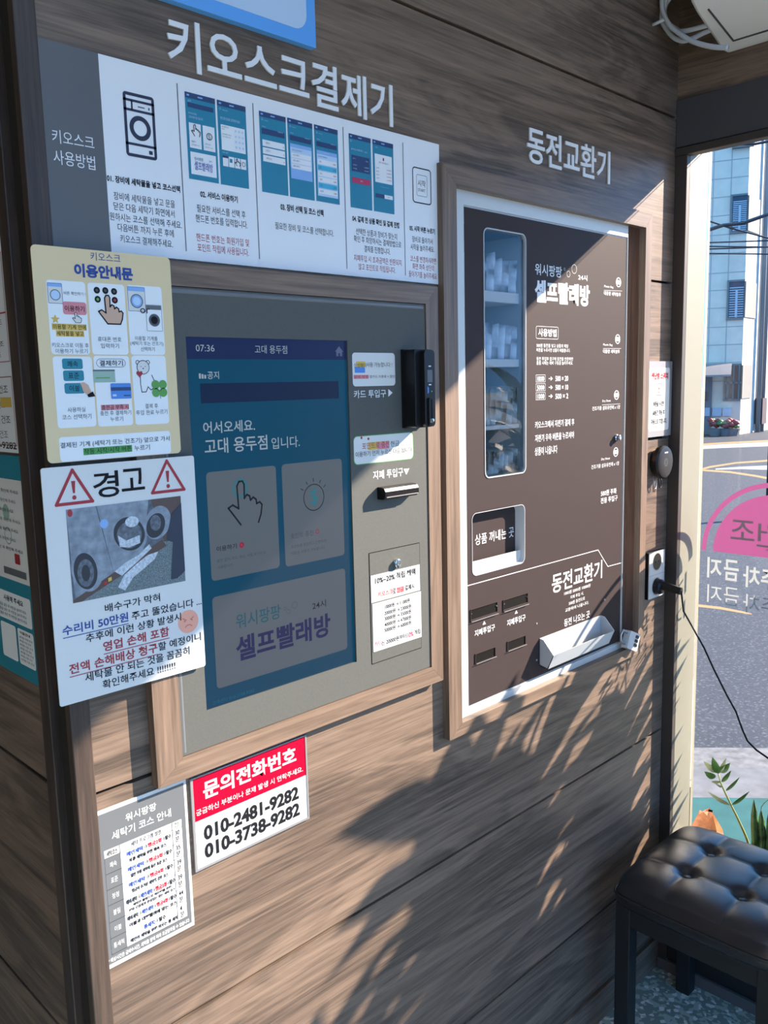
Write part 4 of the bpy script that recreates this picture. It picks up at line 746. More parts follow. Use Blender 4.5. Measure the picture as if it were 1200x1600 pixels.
# the printed photograph: washers, foam on the floor
ph = V_.rect(CW([(362, 378), (992, 298), (1025, 766), (403, 893)]))
mat('ph_base', (.085, .105, .135), .5, var=.35, vs=160); mat('ph_steel', (.21, .25, .30), .5, var=.3, vs=90); mat('ph_dark', (.02, .024, .032), .5); mat('ph_foam', (.48, .54, .60), .5, var=.3, vs=300); mat('ph_floor', (.13, .17, .18), .5, var=.6, vs=700); mat('ph_wood', (.085, .055, .045), .5); mat('ph_navy', (.018, .028, .055), .5); mat('ph_glass', (.10, .12, .15), .4, var=.5, vs=200)
b = MB(); F = lambda x, y: (ph[0] + (ph[2] - ph[0]) * x, ph[3] - (ph[3] - ph[1]) * y)
def pp(pts, d, m):
    Q_ = [F(*p) for p in pts]; A = sum(Q_[i][0] * Q_[(i + 1) % len(Q_)][1] - Q_[(i + 1) % len(Q_)][0] * Q_[i][1] for i in range(len(Q_))); b.poly(V_, Q_ if A > 0 else Q_[::-1], d, m)
def el(cx, cy, rx, ry, d, m, rot=0): pp([(cx + rx * math.cos(a) * math.cos(rot) - ry * math.sin(a) * math.sin(rot), cy + rx * math.cos(a) * math.sin(rot) + ry * math.sin(a) * math.cos(rot)) for a in [i * math.pi / 18 for i in range(36)]], d, m)
pp([(0, 0), (1, 0), (1, 1), (0, 1)], .0002, 'ph_base'); pp([(0, 0), (.24, 0), (.36, .82), (.02, .95)], .00025, 'ph_steel'); pp([(.25, 0), (.70, 0), (.62, .58), (.36, .80)], .00026, 'ph_steel')
pp([(.05, 1), (.80, .50), (1, .42), (1, 1)], .0003, 'ph_floor'); pp([(0, .97), (.80, .47), (.84, .55), (.07, 1), (0, 1)], .00035, 'ph_wood'); pp([(.72, 0), (1, 0), (1, .5), (.82, .5)], .00032, 'ph_wood')
el(.50, .36, .165, .235, .0004, 'ph_steel', -.15); el(.51, .35, .135, .19, .00045, 'ph_dark', -.15); el(.51, .36, .11, .15, .0005, 'ph_glass'); pp([(.41, .35), (.48, .42), (.60, .38), (.60, .47), (.50, .50), (.42, .48)], .00055, 'ph_foam'); el(.54, .22, .06, .06, .00055, 'ph_foam')
el(.77, .27, .12, .19, .0006, 'ph_steel', .2); el(.75, .30, .085, .14, .00065, 'ph_dark', .2); el(.75, .27, .05, .09, .0007, 'ph_glass')
el(.135, .66, .13, .25, .0004, 'ph_steel', -.08); el(.12, .68, .095, .20, .00045, 'ph_dark', -.08); el(.12, .70, .068, .15, .0005, 'ph_glass'); el(.12, .70, .035, .09, .00055, 'ph_dark'); el(.30, .20, .035, .05, .0005, 'light_blue'); el(.03, .04, .02, .04, .0005, 'warn_red')
pp([(.38, .92), (.44, .80), (.55, .70), (.66, .62), (.76, .60), (.72, .68), (.60, .78), (.52, .84), (.44, .97)], .0005, 'ph_foam'); pp([(.36, .74), (.46, .66), (.58, .60), (.68, .50), (.70, .55), (.56, .68), (.42, .80)], .00045, 'ph_foam')
pp([(.90, .20), (1, .08), (1, .88), (.92, .95), (.86, .95), (.90, .52), (.84, .48)], .0008, 'ph_navy'); pp([(.26, .83), (.29, .82), (.29, .86), (.26, .87)], .0008, 'warn_red'); pp([(.30, .80), (.33, .79), (.33, .83), (.30, .84)], .0008, 'yellow_hl')
b.build('photo_print', t)
b = MB()
def wl(s_, p, q, h, m, bo=.010): P = CW([p, q]); b.tpx(V_, s_, P[0], P[1], h / 3.529, m, 0, .0004, bo); return V_.px(*P[0]), V_.px(*P[1])
wl('배수구가 막혀', (577, 915), (882, 862), 46, 'ink'); a_, c_ = wl('수리비 50만원', (343, 1038), (707, 972), 54, 'ink_blue', .02); z_ = (a_[1] + c_[1]) / 2 - .0090; b.rect(V_, (a_[0], z_ - .0006, c_[0], z_ + .0004), .0004, 'ink_blue')
wl('주고 뚫었습니다 ...', (725, 958), (1110, 882), 46, 'ink'); wl('추후에 이런 상황 발생시', (472, 1080), (998, 970), 46, 'ink'); a_, c_ = wl('영업 손해 포함', (568, 1128), (932, 1048), 55, 'warn_red', .02); z_ = (a_[1] + c_[1]) / 2 - .0095; b.rect(V_, (a_[0], z_ - .0006, c_[0], z_ + .0004), .0004, 'warn_red')
a_, c_ = wl('전액 손해배상 청구', (380, 1252), (868, 1140), 56, 'warn_red', .02); z_ = (a_[1] + c_[1]) / 2 - .0095; b.rect(V_, (a_[0], z_ - .0006, c_[0], z_ + .0004), .0004, 'warn_red'); wl('할 예정이니', (872, 1130), (1107, 1075), 46, 'ink'); wl('세탁물 안 되는 것을 꼼꼼히', (468, 1294), (1045, 1158), 48, 'ink'); wl('확인해주세요 !!!!!!!!', (565, 1332), (967, 1240), 48, 'ink')
b.build('body_text', t)
b = MB(); x, y = V_.px(*CW([(1038, 992)])[0]); b.disc(V_, x, y, .0158, .0003, 'salmon', 32)
for s_ in (-1, 1): b.line(V_, [(x + s_ * .0085, y + .0055), (x + s_ * .003, y + .0025)], .0011, .0005, 'salmon_dark'); b.disc(V_, x + s_ * .0055, y + .0015, .0012, .0005, 'salmon_dark', 10)
b.line(V_, circ(x, y - .009, .0055, .0045, n=10, a0=25, a1=155), .0011, .0005, 'salmon_dark'); b.build('angry_face', t)

# ================================================================== red and white phone-number plate
D = .003; Z = Plane((0, -D, 0), (1, 0, 0), (0, 0, 1)); CP = lambda p: sc(p, 6, 290, 1140)
r = Z.rect([(299, 1216), (480, 1148), (481.5, 1280), (303, 1364)])
t = thing('phone_number_sign', 'red and white phone-number sign in a thin silver edge, under the kiosk surround', 'sign', Z.w((r[0] + r[2]) / 2, r[1]))
b = MB(); b.loop(WALL, [(r[0], r[1]), (r[2], r[1]), (r[2], r[3]), (r[0], r[3])], [(r[0] + .004, r[1] + .0035), (r[2] - .003, r[1] + .0035), (r[2] - .003, r[3] - .002), (r[0] + .004, r[3] - .002)], .0003, D + .0008, 'metal_grey'); b.build('silver_edge', t)
zm = (Z.px(*CP([(78, 875)])[0])[1] + Z.px(*CP([(1125, 428)])[0])[1]) / 2
b = MB(); b.slabr(WALL, (r[0] + .0005, r[1] + .0005, r[2] - .0005, zm), .0003, D, 'white_paper')
for s_, p, q in (('010-2481-9282', (170, 962), (1060, 602)), ('010-3738-9282', (178, 1130), (1070, 755))): P = CP([p, q]); b.tpx(Z, s_, P[0], P[1], 136 / 6, 'ink', 0, .0003, .042)
b.build('number_panel', t)
b = MB(); b.slabr(WALL, (r[0] + .0005, zm, r[2] - .0005, r[3] - .0005), .0003, D, 'sign_red'); P = CP([(162, 562), (1035, 242)]); b.tpx(Z, '문의전화번호', P[0], P[1], 165 / 6, 'white_paper', 0, .0003, .03); P = CP([(97, 778), (1098, 374)]); b.tpx(Z, '궁금하신 부분이나 문제 발생 시 연락주세요.', P[0], P[1], 56 / 6, 'white_paper', 0, .0003, .008); b.build('red_panel', t)

# ================================================================== grey course chart
D = .002; G = Plane((0, -D, 0), (1, 0, 0), (0, 0, 1)); CG = lambda p: sc(p, 5, 150, 1200)
r = G.rect([(148.5, 1269), (291, 1217), (303, 1446), (167, 1516)])
t = thing('course_chart', 'grey laundry course chart with a white table, below the warning sheet', 'sign', G.w((r[0] + r[2]) / 2, r[1]))
b = MB(); b.slabr(WALL, r, .0003, D, 'white_paper'); rg = (r[0] + .0012, r[1] + .006, r[2] - .004, r[3] - .005); b.rect(G, rg, .0002, 'ink_grey'); b.build('sheet', t)
b = MB()
for s_, p, q, h, m in (('워시팡팡', (228, 383), (470, 303), 62, 'white_paper'), ('세탁기 코스 안내', (120, 520), (585, 358), 68, 'white_paper'), ('* 예상시간은 급배수시간, 세탁물 양에 따라 조금달라질 수 있습니다', (95, 1508), (728, 1193), 36, 'white_paper')):
    P = CG([p, q]); b.tpx(G, s_, P[0], P[1], h / 5, m, 0, .0004, .012 if h > 40 else .02)
    if h != 62: b.build('heading' if h > 40 else 'footnote', t); b = MB()
tb = G.rect(CG([(62, 646), (666, 402), (712, 1160), (122, 1456)])); b = MB(); b.rect(G, tb, .0003, 'white_paper')
rows = [0, .075, .225, .375, .525, .69, .845, 1.0]; names = ['세탁코스', '쾌속', '표준', '청정', '불림', '이불', '통세척']; tm = ['예상\n시간', '30\n분', '35\n분', '39\n분', '39\n분', '44\n분', '4\n분']
desc = [None, ('', '빠른 세탁을 위한 쾌속 코스'), ('', '일반 의류 세탁에 좋은 표준 코스'), ('', '헹굼이 추가된 세탁력 강화 코스'), ('예비세탁→', '세탁전 불림으로 찌든때를 제거, 오염이 심한 세탁물 코스'), ('예비세탁→', '이불과 대형빨래에 맞는 코스'), ('T', '메인이 세탁을 위해 비우는 통 세척')]
for i in range(7):
    a, c = rows[i], rows[i + 1]; b.rect(G, fr_(tb, 0, c - .002, 1, c + .002), .0005, 'ink')
    if i: b.rect(G, fr_(tb, 0, a, .19, c), .0004, 'ink_grey')
    m_ = (a + c) / 2; b.text(G, names[i], fr_(tb, .03 if i in (0, 6) else .055, m_ - .026, .16 if i in (0, 6) else .14, m_ + .026), .0006, 'ink' if i == 0 else 'white_paper', .02 if i == 0 else 0)
    b.text(G, tm[i], fr_(tb, .905, a + (c - a) * .12, .965, a + (c - a) * .88), .0006, 'ink', .01)
    if i == 0: b.text(G, '세탁 프로그램 설명', fr_(tb, .33, .015, .72, .062), .0006, 'ink', .01)
    else:
        p1, p2 = desc[i]; h1 = a + (c - a) * .14; h2 = a + (c - a) * .52; x = .25
        seq = [('통세척', 'ink_blue', .42, .56), ('→', 'ink_grey', .57, .61), ('탈수', 'ink', .62, .71)] if p1 == 'T' else ([('예비세탁', 'ink', .22, .36), ('→', 'ink_grey', .37, .40), ('메인세탁', 'ink_blue', .41, .56), ('→', 'ink_grey', .565, .595), ('헹굼%d회' % (3 if i == 4 else 4), 'ink_bright_red', .60, .75), ('→', 'ink_grey', .755, .785), ('탈수', 'ink', .79, .87)] if p1 else [('메인세탁', 'ink_blue', .27, .48), ('→', 'ink_grey', .49, .535), ('헹굼%d회' % (i + 1), 'ink_bright_red', .54, .72), ('→', 'ink_grey', .73, .765), ('탈수', 'ink', .77, .85)])
        for s_, m, xa_, xb_ in seq: b.text(G, s_, fr_(tb, xa_, h1, xb_, h2 - .012), .0006, m, .035 if m != 'ink_grey' else .02)
        if i == 4:
            b.text(G, '세탁전 불림으로 찌든때를 위해,', fr_(tb, .30, a + (c - a) * .50, .82, a + (c - a) * .68), .0006, 'ink', .035); b.text(G, '때와 오염제거 관심있는 맞는 세탁 코스', fr_(tb, .25, a + (c - a) * .73, .86, a + (c - a) * .92), .0006, 'ink', .035)
        else: b.text(G, p2, fr_(tb, .30 if i < 4 else .24, a + (c - a) * .60, .78 if i < 4 else .87, a + (c - a) * .86), .0006, 'ink', .04)
for x in (.19, .87): b.rect(G, fr_(tb, x - .004, 0, x + .004, 1), .0005, 'ink_grey')
b.build('course_table', t)

# ================================================================== posters on the left return
SD = .0022; L_ = Plane(SIDE.o + SIDE.n * SD, SIDE.u, SIDE.v)
xr = -.071
ra = (xr - .225, L_.px(36, 709)[1], xr, L_.px(3, 318)[1]); rb = (xr - .225, L_.px(68, 1076)[1], xr + .003, L_.px(38, 714)[1])
t = thing('notice_poster', 'pale poster with blue edge on the left return wall, upper one at the picture edge', 'poster', L_.w(xr - .1, ra[1]))
b = MB(); b.slabr(SIDE, ra, .0004, SD, 'cream_card'); b.rect(L_, (ra[2] - .006, ra[1] + .004, ra[2] - .002, ra[3] - .002), .0002, 'ink_blue'); b.build('sheet', t)
for z0_, z1_, m in ((.60, .80, 'white_paper'), (.40, .56, 'white_paper'), (.05, .30, 'white_paper')):
    b = MB(); q = fr_(ra, .05, 1 - z1_ - .02, .955, 1 - z0_ + .02); b.rect(L_, q, .0003, 'warn_red'); b.rect(L_, (q[0] + .001, q[1] + .001, q[2] - .001, q[3] - .001), .0004, 'white_board')
    for k in range(4): b.text(L_, '이용 안내 세탁 건조', fr_(q, .25, .12 + k * .22, .93 - .06 * (k % 2), .24 + k * .22), .0006, 'teal_btn' if z0_ > .5 else ('ink_grey' if k % 2 else 'ink'))
    if z0_ < .1: b.rect(L_, fr_(q, .80, .30, .97, .44), .0007, 'yellow_hl')
    b.build('text_card', t)
b = MB(); b.text(L_, '010-3738-9282', fr_(ra, .30, .955, .945, .985), .0004, 'ink', .02); b.build('phone_number', t)
t = thing('notice_poster', 'dark teal poster with white cards on the left return wall, below the pale one', 'poster', L_.w(xr - .1, rb[1]))
b = MB(); b.slabr(SIDE, rb, .0004, SD + .0006, 'teal_btn'); b.build('sheet', t)
L2 = Plane(SIDE.o + SIDE.n * (SD + .0006), SIDE.u, SIDE.v); CL = lambda p: sc(p, 4.1, 0, 700)
b = MB(); q1 = [L2.px(*p) for p in CL([(140, 212), (188, 885)])]; q = (rb[0] + .01, q1[1][1], (q1[0][0] + q1[1][0]) / 2, q1[0][1]); b.rect(L2, q, .0002, 'white_paper')
for k in range(7): b.text(L2, '세탁 전 꼭 확인해 주세요', fr_(q, .45, .10 + k * .095, .94 - .05 * (k % 3), .135 + k * .095), .0004, 'ink_grey' if k % 2 else 'ink')
b.rect(L2, fr_(q, .60, .88, .96, .95), .0004, 'ink_grey'); b.rect(L2, fr_(q, .80, .72, .88, .82), .0005, 'warn_red'); x = q[0] + (q[2] - q[0]) * .72; b.disc(L2, x, q[3] - (q[3] - q[1]) * .33, .011, .0003, 'banknote'); b.ring(L2, x, q[3] - (q[3] - q[1]) * .56, .010, .012, .0003, 'banknote'); b.build('text_card', t)
for i_, (p, q_) in enumerate((((196, 975), (207, 1166)), ((212, 1195), (235, 1432)))):
    b = MB(); a_ = L2.px(*CL([p])[0]); c_ = L2.px(*CL([q_])[0]); wd = .20 if i_ == 0 else .052; q = ((a_[0] + c_[0]) / 2 - wd, c_[1], (a_[0] + c_[0]) / 2, a_[1]); b.rrect(L2, q, .004, .0002, 'cream_card')
    if i_ == 0:
        b.text(L2, '사용해 주세요', fr_(q, .55, .14, .88, .34), .0004, 'ink', .02)
        for k in range(3): b.text(L2, '세탁물을 넣은 후 버튼을 눌러주세요', fr_(q, .40, .46 + k * .16, .92, .57 + k * .16), .0004, 'ink_grey')
    else:
        b.text(L2, '이용안내', fr_(q, .15, .06, .8, .14), .0004, 'ink', .02)
        for k in range(7): b.text(L2, '세탁물 이용 안내', fr_(q, .08, .2 + k * .105, .9 - .1 * (k % 2), .265 + k * .105), .0004, 'ink_grey')
        q2 = (q[0] - wd - .006, q[1], q[0] - .006, q[3]); b.rrect(L2, q2, .004, .0002, 'cream_card')
    b.build('text_card', t)

# ================================================================== small things on the wall by the window
D = .008; H_ = Plane((0, -D, 0), (1, 0, 0), (0, 0, 1))
r = H_.rect([(1010, 566), (1060, 563), (1056, 680), (1007, 683)]); r = (r[0], r[1], min(r[2], 1.985), r[3])
t = thing('switch_notice', 'small grey-edged notice with red heading, above the round black button by the window', 'notice', H_.w((r[0] + r[2]) / 2, r[1]))
b = MB(); b.slabr(WALL, r, .0004, D, 'metal_grey'); b.build('backing', t, bevel=.0006)
b = MB(); q = fr_(r, .12, .085, .90, .92); b.rrect(H_, q, .006, .0003, 'white_paper'); b.text(H_, '생난방 스위치', fr_(q, .10, .075, .92, .185), .0006, 'ink_bright_red', .04)
i_ = fr_(q, .36, .25, .60, .44); b.outline(H_, i_, .001, .0014, .0006, 'warn_red'); x, y = (i_[0] + i_[2]) / 2, (i_[1] + i_[3]) / 2; b.ring(H_, x, y - .002, .0042, .0060, .0006, 'warn_red'); b.rect(H_, (x - .0008, y, x + .0008, y + .008), .0007, 'warn_red')
for k, (s_, a_, c_) in enumerate((('버튼을 누르면', .22, .74), ('60분간 작동 후', .20, .78), ('자동으로 꺼집니다.', .12, .90))): b.text(H_, s_, fr_(q, a_, .53 + k * .14, c_, .615 + k * .14), .0006, 'ink', .03)
b.build('printed_card', t)
# round black button
x, z = WALL.px(1036, 722, .02); t = thing('wall_button', 'round black push button on the wood wall under the small red-headed notice', 'switch', (x, 0, z))
b = MB(); b.lathe((x, -.0005, z), (0, -1, 0), [(.030, 0), (.030, .010), (.040, .012), (.040, .022), (.037, .026), (.030, .0275), (.012, .0275)], 'black_plastic', 36); bb = b.build('body', t, auto=35)
BF = Plane((0, -.0281, 0), (1, 0, 0), (0, 0, 1)); b = MB(); b.ring(BF, x, z, .008, .0092, .0002, 'ink_grey'); b.ring(BF, x, z, .004, .005, .0002, 'ink_grey'); b.rrect(BF, (x - .008, z + .022, x + .008, z + .025), .001, .0002, 'letter_white'); b.build('button_mark', bb)
for dx in (-.014, .012):
    b = MB(); b.tube([(x + dx - .005, -.006, z - .034), (x + dx - .006, -.008, z - .055), (x + dx - .003, -.008, z - .064), (x + dx + .003, -.008, z - .064), (x + dx + .006, -.008, z - .055), (x + dx + .005, -.006, z - .034)], .0013, 'black_plastic' if dx > 0 else 'steel', 8); b.build('hanging_loop', t, smooth=True)
# outlet
d_ = .011; O2 = Plane((0, -d_, 0), (1, 0, 0), (0, 0, 1)); r = O2.rect([(1015, 866), (1039.5, 857), (1036.5, 928), (1013.5, 938)]); r = (r[0], r[1], min(r[2], 1.981), r[3])
t = thing('wall_outlet', 'white double wall socket in a black box on the strip of wall by the window', 'socket', O2.w((r[0] + r[2]) / 2, r[1]))
b = MB(); b.slabr(WALL, (r[0] - .0005, r[1] - .0005, r[2] + .0005, r[3] + .0005), .0004, d_ - .002, 'black_matte'); b.build('back_box', t)
b = MB(); b.slabr(WALL, r, d_ - .002, d_, 'machine_white'); zc = (r[1] + r[3]) / 2; b.rect(O2, (r[0], zc - .0005, r[2], zc + .0005), .0002, 'metal_grey'); fp = b.build('face_plate', t, bevel=.0008)
cx = (r[0] + r[2]) / 2
for zz in (zc + .032, zc - .030):
    b = MB(); b.ring(O2, cx, zz, .0205, .0225, .0003, 'metal_grey', 30); b.disc(O2, cx, zz, .0205, .00025, 'black_matte', 30); b.disc(O2, cx - .008, zz, .0025, .0004, 'cavity', 10); b.disc(O2, cx + .008, zz, .0025, .0004, 'cavity', 10); b.build('socket_hole', t)
# plug and lead
zp = zc - .030; t = thing('power_cord', 'black plug with a thin black lead hanging out from the wall socket', 'cable', (cx, -d_, zp))
b = MB(); b.lathe((cx, -d_ - .0006, zp), (0, -1, 0), [(.0185, 0), (.0185, .012), (.015, .016), (.012, .017)], 'black_plastic', 24)
a_ = Vector((cx, -d_ - .012, zp + .004)); e_ = Vector((cx + .005, -d_ - .062, zp - .004)); b.tube([a_, a_.lerp(e_, .5), e_], .0115, 'black_plastic', 12, taper=.009); b.build('plug', t, auto=40)
pts = [e_]
for px_, py_, X in ((1068, 955, 1.965), (1085, 985, 1.965), (1100, 1012, 1.96), (1115, 1045, 1.955), (1135, 1085, 1.95), (1150, 1112, 1.945), (1160, 1140, 1.94), (1168, 1158, 1.935), (1182, 1172, 1.93), (1202, 1186, 1.92), (1235, 1205, 1.91), (1280, 1225, 1.90)):
    rr_ = ray(px_, py_); pts.append(CAM + rr_ * ((X - CAM.x) / rr_.x))
b = MB(); b.tube(pts, .0022, 'black_matte', 8); b.build('lead', t, smooth=True)
# combination padlock at the lower right corner of the change machine
D = .022; N_ = Plane((0, -D, 0), (1, 0, 0), (0, 0, 1)); x, z = N_.px(986, 1001)
t = thing('combination_padlock', 'small white combination padlock hanging at the lower right corner of the change machine', 'padlock', N_.w(x, z - .02))
R2 = Matrix.Rotation(math.radians(-24), 2); def_ = lambda P: [(x + (R2 @ Vector(p)).x, z + (R2 @ Vector(p)).y) for p in P]
b = MB(); b.slab(N_, def_(rr(-.024, -.021, .026, .021, .004)), -.009, .007, 'padlock_white'); bo = b.build('body', t, bevel=.0015)
b = MB()
for k in range(3): b.slab(N_, def_(rr(.004 + .0 * k, .009 - k * .010, .018, .016 - k * .010, .002)), .007, .0085, 'black_plastic')
b.build('number_dial', bo)
q = def_([(-.020, .014), (-.045, .016), (-.052, .004), (-.045, -.010), (-.020, -.012)]); b = MB(); b.tube([N_.w(u, v, -.001) for u, v in q], .0030, 'steel', 10); b.build('shackle', t, smooth=True)

# ================================================================== air conditioner, its hoses
t = thing('air_conditioner', 'white wall air conditioner high above the window, cut off by the picture edge', 'air conditioner', (XR - .1, -.53, 2.285))
prof = [(.0, 2.285), (.03, 2.285), (.155, 2.328), (.182, 2.342), (.198, 2.365), (.204, 2.40), (.206, 2.56), (.19, 2.585), (.0, 2.585)]
n = len(prof); ya, yb = -.116, -.95; b = MB(); V = [(XR - .0005 - dx, ya, z) for dx, z in prof] + [(XR - .0005 - dx, yb, z) for dx, z in prof]
b.add(V, [[i, n + i, n + (i + 1) % n, (i + 1) % n] for i in range(n)] + [list(range(n)), [n + i for i in range(n)][::-1]], 'ac_white'); b.build('body', t, bevel=.008, auto=30)
sl_ = lambda dx: 2.285 + (dx - .03) * (.043 / .125)
b = MB()
def seam(p, q): b.tube([p, q], .0022, 'ac_gap', 6)
P1 = (XR - .050, ya - .035, sl_(.050) - .0005); P2 = (XR - .158, ya - .028, sl_(.158) - .0012); P3 = (XR - .050, yb + .03, sl_(.050) - .0005)
seam(P1, P2); seam(P1, P3); b.build('panel_seam', t)
HP = Plane((1.895, 0, 0), (0, -1, 0), (0, 0, 1)); CC = lambda p: sc(p, 4, 900, 0)
t = thing('hose_bundle', 'looped white air-conditioner hoses tied together in the upper corner', 'hose', HP.w(.0, 2.3))
for k, L3 in enumerate(([(540, -300), (527, -150), (520, 0), (522, 70), (545, 150), (600, 225), (660, 255), (720, 243), (800, 205), (890, 170)], [(585, -300), (575, -150), (562, 0), (550, 70), (570, 140), (625, 192), (690, 192), (770, 172), (850, 150)], [(548, -300), (540, -150), (537, 0), (545, 80), (585, 155), (645, 208), (720, 255), (800, 282), (880, 296), (950, 298)], [(620, -200), (600, -80), (590, -20), (560, 30), (553, 90), (580, 150), (640, 190)])):
    b = MB(); pl = Plane((1.905 - .012 * (k % 3), 0, 0), (0, -1, 0), (0, 0, 1)); P = [pl.w(*pl.px(*p)) for p in CC(L3)]
    S2 = []
    for i in range(len(P) - 1):
        p0, p1, p2, p3 = P[max(0, i - 1)], P[i], P[i + 1], P[min(len(P) - 1, i + 2)]
        for j in range(5):
            f = j / 5; S2.append(.5 * ((2 * p1) + (p2 - p0) * f + (2 * p0 - 5 * p1 + 4 * p2 - p3) * f * f + (3 * p1 - p0 - 3 * p2 + p3) * f ** 3))
    S2.append(P[-1]); b.tube(S2, .0052, 'hose_white', 10); b.build('hose', t, smooth=True)
b = MB(); P = [HP.w(*HP.px(*p)) for p in CC([(520, 178), (545, 168), (592, 145)])]; b.tube([p + Vector((-.03, 0, 0)) for p in P], .0035, 'hose_white', 8); b.build('cable_tie', t, smooth=True)

# ================================================================== tufted stool
SX0, SX1, SY0, SY1 = 1.613, 1.979, -.452, -.076; ZB_, = (.395,)
t = thing('tufted_stool', 'square black leather stool with buttoned seat, standing against the low wall under the window', 'stool', ((SX0 + SX1) / 2, (SY0 + SY1) / 2, 0))
NG = 60; cx, cy, hx, hy = (SX0 + SX1) / 2, (SY0 + SY1) / 2, (SX1 - SX0) / 2, (SY1 - SY0) / 2
def seat_pt(s, q_, z): 
    # rounded-square footprint
    k = .93 + .07 * (1 - (abs(s) * abs(q_)) ** 6); return (cx + s * hx * k, cy + q_ * hy * k, z)
def seat_z(s, q_):
    a = abs(math.sin(1.5 * math.pi * (s + 1))); c = abs(math.sin(1.5 * math.pi * (q_ + 1)))
    e = max(0, (1 - abs(s) ** 5)) * max(0, (1 - abs(q_) ** 5))
    puff = (a * c) ** .45
    z = .428 + .036 * e ** .34 + .0075 * puff * e ** .3
    for bx in (-1 / 3, 1 / 3):
        for by in (-1 / 3, 1 / 3):
            dd = ((s - bx) ** 2 + (q_ - by) ** 2) ** .5; z -= .014 * math.exp(-(dd / .10) ** 2)
    return z
V = []; F = []
for j in range(NG + 1):
    for i in range(NG + 1):
        s = -1 + 2 * i / NG; q_ = -1 + 2 * j / NG; s = math.copysign(abs(s) ** .9, s); q_ = math.copysign(abs(q_) ** .9, q_)
        V.append(seat_pt(s, q_, seat_z(s, q_)))
k = NG + 1
for j in range(NG):
    for i in range(NG): a = j * k + i; F.append([a, a + 1, a + k + 1, a + k])
border = [i for i in range(k)] + [j * k + NG for j in range(1, k)] + [NG * k + i for i in range(NG - 1, -1, -1)] + [j * k for j in range(NG - 1, 0, -1)]
prev = border
for off, z in ((.004, .420), (.004, .402), (0.0, ZB_)):
    new = []
    for i in border:
        p = Vector(V[i]); dv = Vector((p.x - cx, p.y - cy, 0)); dv = dv.normalized() * off; new.append(len(V)); V.append((p.x + dv.x, p.y + dv.y, z))
    for i in range(len(prev)): j = (i + 1) % len(prev); F.append([prev[i], new[i], new[j], prev[j]])
    prev = new
F.append(prev[::-1])
b = MB(); b.add(V, F, 'leather'); cu = b.build('cushion', t, smooth=True)
b = MB(); P = [Vector(V[i]) for i in border]; b.tube([Vector((p.x + (p.x - cx) * .022, p.y + (p.y - cy) * .022, .4195)) for p in P[::2]], .0032, 'piping', 8, closed=True); b.build('piping', cu, smooth=True)
for bx in (-1 / 3, 1 / 3):
    for by in (-1 / 3, 1 / 3):
        s = math.copysign(abs(bx), bx); o_ = seat_pt(s, by, seat_z(s, by)); b = MB(); b.lathe(Vector(o_) - Vector((0, 0, .003)), (0, 0, 1), [(.0105, 0), (.0115, .003), (.010, .0062), (.006, .008), (.001, .0086)], 'leather', 18); b.build('button', cu, smooth=True)
b = MB()
for c_ in (-1 / 3, 1 / 3):
    b.tube([Vector(seat_pt(c_, -1 + 2 * i / 40, seat_z(c_, -1 + 2 * i / 40) + .0004)) for i in range(1, 40)], .0011, 'piping', 6); b.tube([Vector(seat_pt(-1 + 2 * i / 40, c_, seat_z(-1 + 2 * i / 40, c_) + .0004)) for i in range(1, 40)], .0011, 'piping', 6)
b.build('seam', cu, smooth=True)
b = MB(); ap = .012; b.box((SX0 + ap, SY0 + ap, .345), (SX0 + ap + .02, SY1 - ap, ZB_ + .001), 'stool_black'); b.box((SX1 - ap - .02, SY0 + ap, .345), (SX1 - ap, SY1 - ap, ZB_ + .001), 'stool_black'); b.box((SX0 + ap, SY0 + ap, .345), (SX1 - ap, SY0 + ap + .02, ZB_ + .001), 'stool_black'); b.box((SX0 + ap, SY1 - ap - .02, .345), (SX1 - ap, SY1 - ap, ZB_ + .001), 'stool_black'); b.build('apron', t, bevel=.0015)
lg = .036
for lx in (SX0 + .010, SX1 - .012 - lg):
    for ly in (SY1 - .010 - lg, SY0 + .010): b = MB(); b.box((lx, ly, .0005), (lx + lg, ly + lg, ZB_ - .0005), 'stool_black'); b.build('leg', t, bevel=.002)

# ================================================================== film lettering on the window
GP = Plane((XR + .1055, 0, 0), (0, -1, 0), (0, 0, 1))
pm, N, L, bsdf = _new('pink_film'); N.remove(bsdf); o_ = N['Material Output']; mx = N.new('ShaderNodeMixShader'); df = N.new('ShaderNodeBsdfDiffuse'); tr = N.new('ShaderNodeBsdfTranslucent'); mx.inputs[0].default_value = .22
df.inputs[0].default_value = (.42, .13, .29, 1); tr.inputs[0].default_value = (.42, .10, .26, 1); L.new(df.outputs[0], mx.inputs[1]); L.new(tr.outputs[0], mx.inputs[2]); L.new(mx.outputs[0], o_.inputs[0])
pm, N, L, bsdf = _new('white_film'); N.remove(bsdf); o_ = N['Material Output']; mx = N.new('ShaderNodeMixShader'); df = N.new('ShaderNodeBsdfDiffuse'); tr = N.new('ShaderNodeBsdfTranslucent'); mx.inputs[0].default_value = .6
df.inputs[0].default_value = (.50, .54, .55, 1); tr.inputs[0].default_value = (.24, .26, .26, 1); L.new(df.outputs[0], mx.inputs[1]); L.new(tr.outputs[0], mx.inputs[2]); L.new(mx.outputs[0], o_.inputs[0])
uL, zc = GP.px(1096, 859); uT, zT = GP.px(1200, 752); R1 = .185; cu_ = uL + R1
t = thing('window_decal', 'pink half-round film lettering on the window glass, read from outside', 'decal', GP.w(cu_, zc))
b = MB(); b.ring(GP, cu_, zc, R1 - .012, R1, .0, 'pink_film', 40, 0, 180); b.build('arc', t)
b = MB(); b.poly(GP, circ(cu_, zc, R1 - .030, n=40, a0=0, a1=180), .0, 'pink_film'); dm = b.build('half_disc', t)
C3 = lambda p: sc(p, 4, 960, 740); q1 = [GP.px(*p) for p in C3([(728, 340), (880, 360)])]
